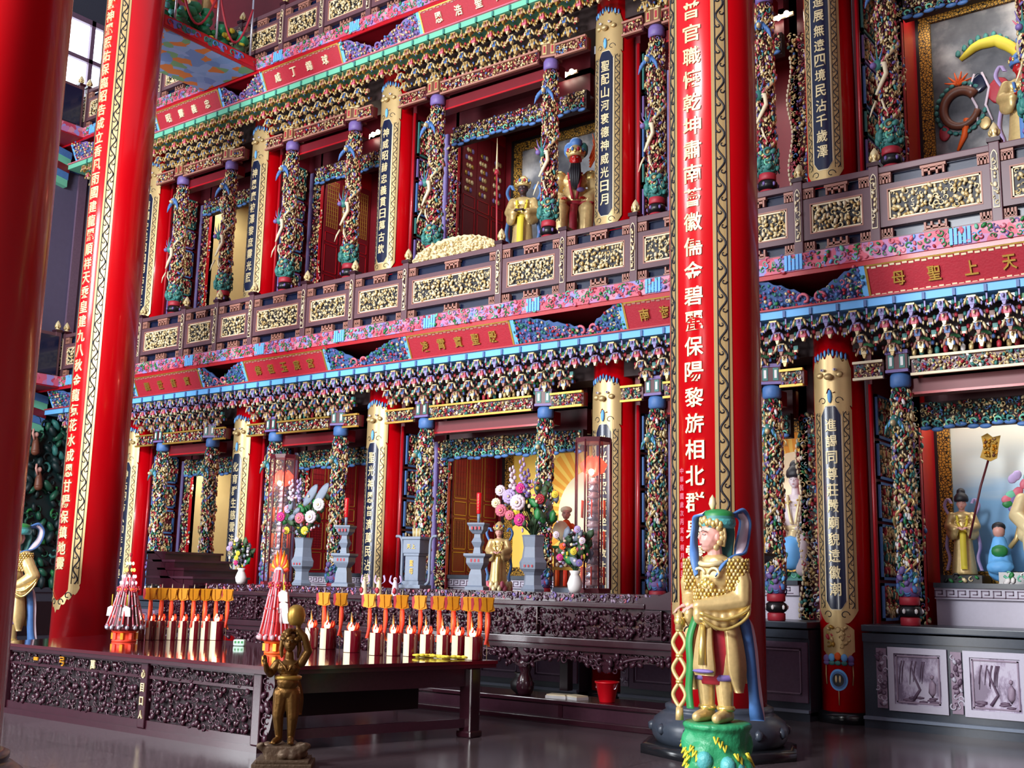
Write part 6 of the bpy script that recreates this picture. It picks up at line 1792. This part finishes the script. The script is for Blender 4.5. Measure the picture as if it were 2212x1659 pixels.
# ------------------------------------------------------------------ bronze figure with raised lamp
def bronze():
    t = thing('bronze_figure', 'bronze standing figure raising a round lamp, on a rocky base before the offering table', 'statue', (-7.60, 6.90, 0), math.radians(42)); t.scale = (.94, .94, .945)
    m = MB(); m.box(-.27, .27, -.22, .22, 0, .045, 'bronze_base', .008); m.box(-.24, .24, -.19, .19, .045, .075, 'bronze_base', .008); m.build('plinth', t)
    m = MB(); rg = random.Random(4)
    m.box(-.16, .16, -.12, .12, .05, .19, 'bronze_base')
    for k in range(26):
        a = rg.uniform(0, 6.28); m.blob((.17*math.cos(a)*rg.uniform(.7, 1.15), .13*math.sin(a)*rg.uniform(.7, 1.1), rg.uniform(.08, .19)), (.055, .045, .04), 'bronze_base')
    for s in (-1, 1): limb(m, [(s*.16, -.08, .15), (s*.22, -.10, .19), (s*.19, -.12, .21)], [.035, .03, .02])
    fuse(m, 'rock_base', 'bronze_base', t, .011, 3)
    Z = .20
    m = MB()
    limb(m, [(.045, -.01, Z+.44), (.06, -.03, Z+.24), (.05, .01, Z+.05)], [.078, .055, .034]); limb(m, [(-.055, -.01, Z+.44), (-.075, -.02, Z+.25), (-.06, .02, Z+.05)], [.078, .054, .034])
    limb(m, [(.05, .02, Z+.03), (.055, -.05, Z+.025), (.06, -.10, Z+.018)], [.034, .032, .022]); limb(m, [(-.06, .03, Z+.03), (-.085, -.04, Z+.025), (-.10, -.085, Z+.018)], [.034, .032, .022])
    for f in range(5):
        m.blob((.04+.011*f, -.118+.004*f, Z+.012), (.007, .014, .008), 'bronze'); m.blob((-.13+.013*f, -.095-.002*f, Z+.012), (.007, .014, .008), 'bronze')
    m.blob((0, 0, Z+.46), (.12, .095, .09), 'bronze'); m.blob((0, -.02, Z+.55), (.105, .09, .09), 'bronze'); m.blob((0, -.01, Z+.67), (.11, .08, .09), 'bronze')
    for s in (-1, 1): m.blob((s*.045, -.07, Z+.68), (.04, .03, .035), 'bronze')
    limb(m, [(0, 0, Z+.74), (0, -.01, Z+.80)], [.045, .04])
    limb(m, [(.11, 0, Z+.72), (.17, .01, Z+.83), (.13, -.02, Z+.96), (.07, -.03, Z+1.03)], [.045, .040, .032, .024])
    limb(m, [(-.11, 0, Z+.71), (-.17, .0, Z+.62), (-.19, -.10, Z+.66), (-.20, -.15, Z+.72)], [.044, .038, .030, .022])
    hand(m, (.07, -.03, Z+1.03), (-.2, -.1, 1), (1, 0, .1), (0, 1, 0), .07, 'bronze', .7); hand(m, (-.20, -.15, Z+.72), (-.1, -.3, 1), (-1, .2, 0), (0, 1, 0), .07, 'bronze', .6)
    face(m, (0, -.015, Z+.905), .088, 'bronze')
    body = fuse(m, 'body', 'bronze', t, .0058, 3)
    m = MB(); eyes(m, (0, -.015, Z+.905), .088, 'bronze', 'bronze_base', 'bronze', 'bronze_base'); m.build('facial_features', body)
    m = MB(); rg = random.Random(9)
    for k in range(40):
        a = rg.uniform(0, 6.28); b = rg.uniform(-.1, 1.4)
        p = np.array([.082*math.cos(a)*math.cos(b), .02+.082*math.sin(a)*math.cos(b), Z+.935+.082*math.sin(b)])
        if p[1] < -.05 and p[2] < Z+.97: continue
        m.blob(p, (.028, .028, .024), 'bronze')
    for s in (-1, 1): limb(m, [(s*.075, .03, Z+.92), (s*.085, .03, Z+.84), (s*.075, .02, Z+.77)], [.026, .024, .012])
    fuse(m, 'hair', 'bronze', t, .008, 2)
    m = MB(); m.lathe([(.098, Z+.565), (.122, Z+.575), (.124, Z+.60), (.102, Z+.61)], 'old_gold', 20, 0, -.008, sy=.85); m.build('belt', t)
    m = MB(); m.tube(smooth_path([(-.09, -.02, Z+.74), (-.03, -.095, Z+.69), (0, -.10, Z+.65), (.03, -.095, Z+.69), (.09, -.02, Z+.74)]), .010, 'bronze', 6); ribbon(m, [(.06, .05, Z+.58), (.10, .10, Z+.4), (.09, .12, Z+.24)], (.035, .02, 0), .008, 'bronze'); m.build('drape', t)
    m = MB(); m.lathe([(0, Z+1.06), (.05, Z+1.065), (.078, Z+1.10), (.085, Z+1.16), (.07, Z+1.22), (.035, Z+1.25), (0, Z+1.255)], 'old_gold', 20, .045, -.03); m.build('round_lamp', t)
    m = MB(); m.tube(smooth_path([(.12, .0, Z+1.10), (.185, .0, Z+.97), (.18, .01, Z+.82), (.15, .02, Z+.76)]), .004, 'pale_gold', 5); m.build('lamp_wire', t)
bronze()

# ------------------------------------------------------------------ deities of the recesses
def deity(name, label, loc, rz, H, robe, trim, skin='skin', seated=False, crown='gold', beard=None, shawl=None, drape=None, extra=None):
    """robed figure: one body skin, robe, sleeves, hands, head-dress"""
    t = thing(name, label, 'statue', loc, rz)
    s = H/1.7; m = MB(); m.M = Matrix.Scale(s, 4)
    if seated:
        m.blob((0, -.0, .45), (.28, .24, .2), robe); m.blob((0, .02, .80), (.21, .16, .28), robe); m.blob((0, .02, 1.08), (.24, .14, .14), robe)
        for q in (-1, 1):
            limb(m, [(q*.14, -.05, .50), (q*.2, -.34, .48), (q*.19, -.36, .2), (q*.19, -.34, .02)], [.14, .13, .12, .13])
            limb(m, [(q*.26, .02, 1.1), (q*.36, -.04, .84), (q*.22, -.26, .66)], [.105, .115, .12]); m.blob((q*.28, -.16, .56), (.1, .14, .14), robe)
        hz = 1.42; hp = [(q*.16, -.33, .66) for q in (-1, 1)]
    else:
        m.lathe([(.0, 0), (.26, .01), (.25, .1), (.2, .5), (.17, .85), (.05, .9)], robe, 20, sy=.8); m.blob((0, -.01, 1.0), (.17, .13, .2), robe); m.blob((0, 0, 1.2), (.2, .12, .13), robe)
        for q in (-1, 1):
            limb(m, [(q*.2, 0, 1.22), (q*.27, -.03, 1.0), (q*.13, -.24, .93)], [.085, .09, .08])
            for e in np.linspace(0, 1, 5): m.blob((q*(.26-.12*e), -.05-.18*e, .86-.05*math.sin(e*3.1)), (.06, .06, .11), robe)
        hz = 1.46; hp = [(q*.07, -.29, .95) for q in (-1, 1)]
    fuse(m, 'robe', robe, t, .016*s+.004, 4)
    m = MB(); m.M = Matrix.Scale(s, 4); face(m, (0, -.03, hz), .13, skin); limb(m, [(0, 0, hz-.1), (0, .01, hz-.22)], [.06, .07], mt=skin)
    hd = fuse(m, 'head', skin, t, .009*s+.002, 3)
    for q, p in zip((-1, 1), hp):
        m = MB(); m.M = Matrix.Scale(s, 4); hand(m, p, (-q*.3, -.9, .1), (q, 0, 0), (0, 0, 1), .12, skin, .8); fuse(m, 'hand', skin, t, .006*s+.002, 2)
    m = MB(); m.M = Matrix.Scale(s, 4); eyes(m, (0, -.03, hz), .13); m.build('painted_features', hd)
    m = MB(); m.M = Matrix.Scale(s, 4)
    m.lathe([(.13, hz+.05), (.145, hz+.09), (.135, hz+.16), (.09, hz+.22), (.04, hz+.27), (0, hz+.28)], crown, 18, 0, .0)
    if crown != 'ink':
        for k in range(9):
            a = -math.pi/2+(k-4)*.33; m.blob((.142*math.cos(a), .142*math.sin(a), hz+.12+.03*(k % 2)), (.025, .025, .04), ['bright_gold', 'red', 'bright_gold', 'blue'][k % 4], hi=False)
    else:
        m.blob((0, .02, hz+.25), (.09, .09, .09), 'ink')
    m.build('headdress', t)
    m = MB(); m.M = Matrix.Scale(s, 4)
    zc = .62 if seated else .86
    m.lathe([(.18, zc), (.20, zc+.02), (.185, zc+.08)], trim, 20, 0, .0, sy=.85)
    for q in (-1, 1): ribbon(m, [(q*.10, -.10, hz-.24), (q*.08, -.16, hz-.42), (q*.03, -.17, zc+.1)], (.022, .006, 0), .010, trim)
    ribbon(m, [(0, -.2 if not seated else -.2, zc), (0, -.24 if not seated else -.42, zc-.25), (0, -.25 if not seated else -.44, .12)], (.06, 0, 0), .012, trim)
    for k in range(6): m.blob((.12*math.cos(k), -.15, hz-.30-.02*k), (.02, .02, .02), 'bright_gold', hi=False)
    m.build('sash', t)
    if beard:
        m = MB(); m.M = Matrix.Scale(s, 4)
        for q in range(-2, 3): m.tube([(q*.03, -.12, hz-.1), (q*.035, -.17, hz-.25), (q*.02, -.17, hz-.55)], [.03, .035, .006], beard, 6)
        m.build('beard', t)
    if shawl:
        m = MB(); m.M = Matrix.Scale(s, 4)
        for q in (-1, 1):
            ribbon(m, [(q*.2, .05, 1.15), (q*.33, .08, 1.42), (q*.26, .06, 1.58), (q*.2, .05, 1.48)], (.03, .01, 0), .009, shawl); m.build('floating_ribbon', t); m = MB(); m.M = Matrix.Scale(s, 4)
            ribbon(m, [(q*.26, .0, .95), (q*.32, .02, .6), (q*.27, .02, .35), (q*.33, -.02, .1)], (.03, .02, 0), .009, shawl); m.build('floating_ribbon', t); m = MB(); m.M = Matrix.Scale(s, 4)
    if drape:
        m = MB(); m.M = Matrix.Scale(s, 4); m.blob((-.0, -.36, .26), (.26, .16, .27), drape); m.blob((.16, -.3, .2), (.2, .18, .2), 'blue'); m.build('blue_drape', t)
    if extra: extra(t, s)
    return t
SZ = 1.72
def plinth_box(x, y, z, w, h, label, mt, pal):
    m = MB(); m.box(-w/2, w/2, -.22, .22, 0, h, mt)
    relief(m, w-.04, h-.03, .07, pal, 5, .02, .5, lambda P: np.stack([P[:, 0], -.22-P[:, 1], P[:, 2]], 1), -w/2+.02, .015)
    return tag(m.build('statue_stand', None, (x, y, z)), label, 'stand')
# right recess, sea goddess with attendant
plinth_box(-3.98, 14.92, SZ, .5, .10, 'dark stand with green carving under the fan bearing attendant', 'black', [('green', 2), ('pale_gold', 1), ('black', 2)])
def fan_extra(t, s):
    m = MB(); m.tube([(.08, -.32, .45), (.24, -.30, 1.1), (.36, -.28, 1.48)], .014, 'maroon', 8); f = m.build('fan_pole', t)
    m = MB(); P = [(.37+(q[0]-.28)*.66, 1.60+(q[1]-1.92)*.66) for q in [(.10, 1.72), (.28, 1.64), (.40, 1.70), (.44, 1.95), (.48, 2.13), (.34, 2.10), (.25, 2.18), (.14, 2.12), (.17, 1.92)]]
    m.prism(P, -.30, -.26, 'old_gold'); relief(m, .17, .24, .04, [('gold_paper', 3), ('old_gold', 2), ('brown', 1)], 4, .02, .3, lambda Q: np.stack([Q[:, 0], -.30-Q[:, 1], Q[:, 2]], 1), .29, 1.47)
    m.build('gold_fan', f)
deity('attendant_statue', 'gilded attendant statue holding a tall gold fan, left in the sea painting recess', (-3.99, 14.92, SZ+.10), math.radians(14), 1.05, 'gold', 'yellow', 'skin', False, 'ink', None, 'lilac', extra=lambda t, s: fan_extra(t, s))
m = MB(); m.box(-.5, .5, -.3, .3, 0, .14, 'navy'); relief(m, .9, .12, .08, [('mint', 1), ('white', 1), ('green', 1)], 6, .02, .6, lambda P: np.stack([P[:, 0], -.3-P[:, 1], P[:, 2]], 1), -.45, .01)
for k in range(5): m.box(-.10+.09*k, -.03+.09*k, -.33, -.30, .0, .26, 'orange' if k % 2 else 'ribbon_red')
tag(m.build('statue_stand', None, (-3.02, 14.95, SZ)), 'dark stand with orange cloth under the seated crowned goddess', 'stand')
def mazu_extra(t, s):
    m = MB(); m.M = Matrix.Scale(s, 4)
    m.box(-.17, .17, -.22, .12, 1.72, 1.78, 'cream')
    for k in range(12): m.tube([(-.16+.029*k, -.215, 1.72), (-.16+.029*k, -.215, 1.56)], .008, 'cream', 5)
    m.build('beaded_crown', t)
    m = MB(); m.M = Matrix.Scale(s, 4)
    rg = random.Random(8)
    for k in range(46):
        a = rg.uniform(.1, 3.1); r = rg.uniform(.3, .62); m.blob((r*math.cos(a), .13, .95+r*math.sin(a)), (.07, .03, .09), ['green', 'lilac', 'mint', 'purple', 'pink', 'sky_blue'][k % 6], Matrix.Rotation(a-1.57, 3, 'Y'))
    m.build('throne_back', t)
deity('goddess_statue', 'seated crowned goddess in gold robe at the right picture edge, before the sea painting', (-3.05, 14.92, SZ+.16), math.radians(18), 1.36, 'pale_gold', 'red', 'white_skin', True, 'gold', extra=mazu_extra)
def small_animal_fig(x, y):
    t = thing('seated_figurine', 'small seated figurine in sky blue and green robe beside the crowned goddess', 'figurine', (x, y, SZ+.1), .2)
    m = MB(); limb(m, [(0, 0, .08), (0, 0, .25), (0, 0, .42)], [.16, .14, .09]); m.blob((0, -.1, .1), (.17, .14, .1), 'blue'); fuse(m, 'body', 'sky_blue', t, .015, 3)
    m = MB(); m.blob((0, -.02, .55), (.075, .08, .09), 'skin'); m.blob((0, .0, .60), (.085, .085, .07), 'ink'); m.blob((0, -.12, .3), (.1, .05, .08), 'green'); m.tube([(.12, -.05, .35), (.2, -.1, .45), (.24, -.1, .6)], .03, 'gold', 6); m.build('head', t)
small_animal_fig(-3.55, 14.9)
# white seated figure beside the great pillar
plinth_box(-6.27, 14.98, SZ, .7, .12, 'green carved stand under the white seated figure', 'teal', [('green', 2), ('pale_gold', 1), ('mint', 1)])
deity('white_figure', 'white faced seated figure with blue drape before orange sun rays, right of the great pillar', (-6.25, 14.98, SZ+.14), math.radians(8), 1.5, 'white_skin', 'pale_gold', 'white_skin', True, 'ink', drape='sky_blue')
# central recess: gilded figures
def lotus_extra(t, s):
    m = MB(); m.M = Matrix.Scale(s, 4)
    for r in range(2):
        for k in range(14):
            a = k*2*math.pi/14+r*.22; m.blob((.32*math.cos(a), .28*math.sin(a), .04+.10*r), (.06, .06, .10), 'pale_gold' if (k+r) % 3 else 'pink')
    m.build('lotus_base', t)
deity('gilded_attendant', 'gilded robed statue on a lotus base, partly behind the big bouquet of the altar', (-9.45, 12.30, 1.5), math.radians(30), .92, 'gold', 'bright_gold', 'skin', False, 'gold', None, 'blue', extra=lotus_extra)
def child_stand():
    t = thing('drum_child_figure', 'painted child figure with white drum above a gold pierced stand, left of the right lantern', 'statue', (-8.20, 12.1, 1.5), .55)
    m = MB(); m.box(-.16, .16, -.12, .12, 0, .06, 'stone'); m.box(-.15, .15, -.1, .1, .06, .56, 'brown')
    for r in range(3):
        for k in range(3): m.blob((-.10+.1*k, -.11, .35+.09*r), (.025, .02, .03), 'cream')
    for k in range(3): m.tube([(-.1+.1*k, -.11, .08), (-.1+.1*k, -.12, .28)], .03, 'orange' if k != 1 else 'ribbon_red', 6)
    m.box(-.17, .17, -.12, .12, .28, .32, 'old_gold'); m.box(-.17, .17, -.12, .12, .56, .59, 'green'); m.build('pierced_stand', t)
    m = MB(); limb(m, [(0, 0, .6), (0, 0, .75), (0, -.01, .88)], [.085, .08, .06]); limb(m, [(.08, 0, .86), (.15, -.06, .78), (.12, -.12, .84)], [.03, .028, .022]); limb(m, [(-.08, 0, .86), (-.15, -.06, .80), (-.10, -.13, .86)], [.03, .028, .022]); fuse(m, 'body', 'orange', t, .009, 3)
    m = MB(); face(m, (0, -.02, 1.0), .075, 'skin'); hh = fuse(m, 'head', 'skin', t, .006, 2); m = MB(); eyes(m, (0, -.02, 1.0), .075); m.blob((0, .02, 1.06), (.08, .075, .05), 'cream'); m.build('painted_features', hh)
    m = MB(); m.lathe([(0, -.03), (.10, -.03), (.105, 0), (.10, .03), (0, .03)], 'cream', 20); V = m.V[-1]; m.V[-1] = np.stack([-.06+V[:, 0], -.15+V[:, 2], .78+V[:, 1]*1.25], 1); m.build('drum', t)
child_stand()
# upper storey: red faced seated figure and attendants
UZ = ST+1.37
def helm_extra(t, s):
    m = MB(); m.M = Matrix.Scale(s, 4)
    m.blob((0, .02, 1.72), (.11, .10, .10), 'blue'); m.blob((.1, .06, 1.62), (.1, .06, .14), 'teal'); m.blob((-.1, .06, 1.62), (.1, .06, .14), 'blue')
    for k in range(4): m.tube([(.22, .12, 1.35+.05*k), (.3, .12, 1.5+.08*k), (.26, .12, 1.62+.1*k)], [.02, .016, .004], 'orange', 5)
    for k in range(5): m.blob((.38+.03*k, .14, 1.55-.04*k), (.03, .03, .16), 'mint' if k % 2 else 'white', hi=False)
    m.build('plume', t)
    m = MB(); m.M = Matrix.Scale(s, 4); m.blob((.25, .03, 1.12), (.15, .13, .14), 'bright_gold'); m.blob((-.25, .03, 1.12), (.13, .13, .14), 'bright_gold'); m.blob((.1, -.2, .86), (.07, .04, .04), 'purple'); m.blob((.2, -.3, .6), (.12, .08, .03), 'red'); m.build('shoulder_plates', t)
deity('red_faced_statue', 'red faced bearded seated figure in gold robe in the middle gallery recess', (-9.98, 14.88, UZ+.12), math.radians(30), 1.80, 'gold', 'red', 'red_skin', True, 'gold', 'ink', extra=helm_extra)
def spear_extra(t, s):
    m = MB(); m.tube([(-.38, -.3, .05), (-.42, -.28, 1.62)], .016, 'red', 6); m.tube([(-.42, -.28, 1.62), (-.425, -.28, 2.2)], [.022, .004], 'pale_gold', 6); m.tube([(-.418, -.28, 1.54), (-.42, -.28, 1.62)], [.05, .03], 'red', 8); m.build('spear', t)
deity('spear_attendant', 'dark faced attendant in gold robe holding a spear, left of the red faced figure', (-11.05, 14.85, UZ-.02), math.radians(25), 1.55, 'gold', 'yellow', 'dark_skin', False, 'gold', None, 'blue', extra=spear_extra)
deity('storm_attendant', 'gilded figure with blue ribbons before the storm painting at the upper right', (-2.98, 14.95, UZ+.1), math.radians(14), 1.5, 'gold', 'blue', 'red_skin', False, 'blue', None, 'lilac')

# ------------------------------------------------------------------ projecting platform of the topmost gallery with its figure
def platform():
    x0, x1, y0, y1, z = -17.75, -16.16, 10.78, 12.96, 11.22
    t = thing('projecting_platform', 'projecting platform with cloud painted underside and red edge, at the upper left', 'platform', (0, 0, 0))
    m = MB(); m.box(x0, x1, y0, y1, z+.02, z+.24, 'wood_red'); m.build('slab', t)
    m = MB(); m.box(x0+.01, x1-.01, y0+.01, y1, z, z+.02, 'cloud_paint'); m.build('painted_underside', t)
    m = MB(); m.box(x1, x1+.02, y0-.02, y1, z-.0, z+.25, 'wood_red'); m.box(x0, x1+.02, y0-.02, y0, z, z+.25, 'wood_red')
    m.box(x1+.02, x1+.026, y0+.1, y1-.05, z+.06, z+.22, 'red_front_paint')
    k = 0; y = y0+.2
    while y < y1-.2:
        a = np.linspace(0, 5, 10); r = .07*(1-.6*np.linspace(0, 1, 10))
        m.tube(np.stack([np.full(10, x1+.03), y+r*np.cos(a), z+.14+r*np.sin(a)], 1), .014, ['purple', 'teal', 'blue'][k % 3], 5); y += .2; k += 1
    m.build('red_edge', t)
    ys = [y0+.35, y0+1.27, y1-.1]
    for y in ys:
        m = MB(); m.tube([(x1-.05, y, z+.24), (x1-.05, y, z+2.0)], .022, 'silver', 8); m.build('steel_post', t)
    for a, b in zip(ys[:-1], ys[1:]):
        q = np.linspace(0, 1, 14); m = MB(); m.tube(np.stack([np.full(14, x1-.05), a+(b-a)*q, z+1.25-.85*np.sin(math.pi*q)], 1), .022, 'red', 8); m.build('red_rope', t)
    m = MB(); rg = random.Random(2)
    for k in range(60):
        y = rg.uniform(y0+.25, y1-.15); x = rg.uniform(x1-.9, x1-.2); m.blob((x, y, z+.38+rg.random()*.45), (.13, .15, .12), 'rock_green' if k % 3 else 'leaf', hi=False)
    for k in range(24):
        y = rg.uniform(y0+.25, y1-.15); m.blob((x1-.22, y, z+.34+rg.random()*.56), (.06, .07, .06), ['rock_teal', 'green', 'yellow'][k % 3], hi=False)
    o = m.build('green_rockery'); tag(o, 'green sculpted rockery standing on the projecting platform', 'sculpture')
    d = thing('platform_figure', 'gilded figure standing on the rockery of the upper left platform, cut by the picture top', 'statue', (x1-.5, y0+1.2, z+.96), .9)
    m = MB(); limb(m, [(.1, 0, 0), (.12, -.05, .4), (.1, 0, .85)], [.09, .11, .15]); limb(m, [(-.12, -.05, 0), (-.2, -.12, .4), (-.1, 0, .85)], [.09, .11, .15]); m.blob((0, 0, 1.15), (.26, .2, .3), 'gold'); m.blob((0, 0, 1.5), (.1, .1, .12), 'gold'); fuse(m, 'body', 'gold', d, .03, 3)
    m = MB(); ribbon(m, [(.2, -.1, 1.1), (.35, -.15, .7), (.2, -.2, .3), (.3, -.2, 0)], (.06, .02, 0), .012, 'ribbon_red', 'petal'); ribbon(m, [(-.2, -.1, 1.1), (-.3, -.18, .7), (-.25, -.2, .3)], (.06, .02, 0), .012, 'petal', 'blue'); m.build('ribbon', d)
platform()

# ------------------------------------------------------------------ left side wall: window, carved green relief
m = MB(); x = -22.98
for a, b, c, d in ((11.2, 13.95, 12.42, 12.55), (11.2, 13.95, 14.45, 14.58), (11.2, 13.95, 13.50, 13.60)): m.box(x-.08, x+.05, a, b, c, d, 'deep_mauve')
for y in (11.2, 12.0, 12.78, 13.55, 13.9): m.box(x-.08, x+.05, y-.05, y+.05, 12.42, 14.58, 'deep_mauve')
w = m.build('window_1'); tag(w, kind='structure')
m = MB(); m.box(x-.06, x-.04, 11.2, 13.95, 12.5, 14.5, 'daylight_pane'); tag(m.build('window_2'), kind='structure')
m = MB(); m.box(-22.99, -22.9, 11.0, 13.95, .0, 1.28, 'dark_stone'); m.box(-22.9, -22.86, 11.2, 13.8, .3, 1.0, 'black_stone'); m.box(-22.99, -22.84, 11.0, 13.95, 1.2, 1.3, 'dark_stone')
tag(m.build('stone_dado'), 'dark stone foot under the green carved relief on the left wall', 'dado')
t = thing('green_relief', 'dark green carved landscape relief on the left side wall behind the left pillar', 'relief', (0, 0, 0))
m = MB(); m.box(-22.995, -22.93, 11.0, 13.95, 1.31, 5.0, 'relief_dark')
relief(m, 2.8, 3.6, .20, [('relief_green', 5), ('relief_dark', 5), ('teal', 1), ('green', .6)], 77, .12, .35, lambda P: np.stack([-22.93+P[:, 1], P[:, 0], P[:, 2]], 1), 11.05, 1.35, stretch=1.8)
m.build('rock_carving', t)
for (y, z) in ((13.0, 4.2), (13.15, 3.45)):
    m = MB(); limb(m, [(-22.75, y, z), (-22.76, y, z+.16), (-22.77, y, z+.28)], [.09, .075, .05], mt='brown'); m.blob((-22.76, y, z+.37), (.05, .05, .06), 'skin'); m.tube([(-22.74, y-.05, z+.25), (-22.7, y-.12, z+.38), (-22.72, y-.10, z+.48)], .025, 'skin', 6); m.build('carved_person', t)
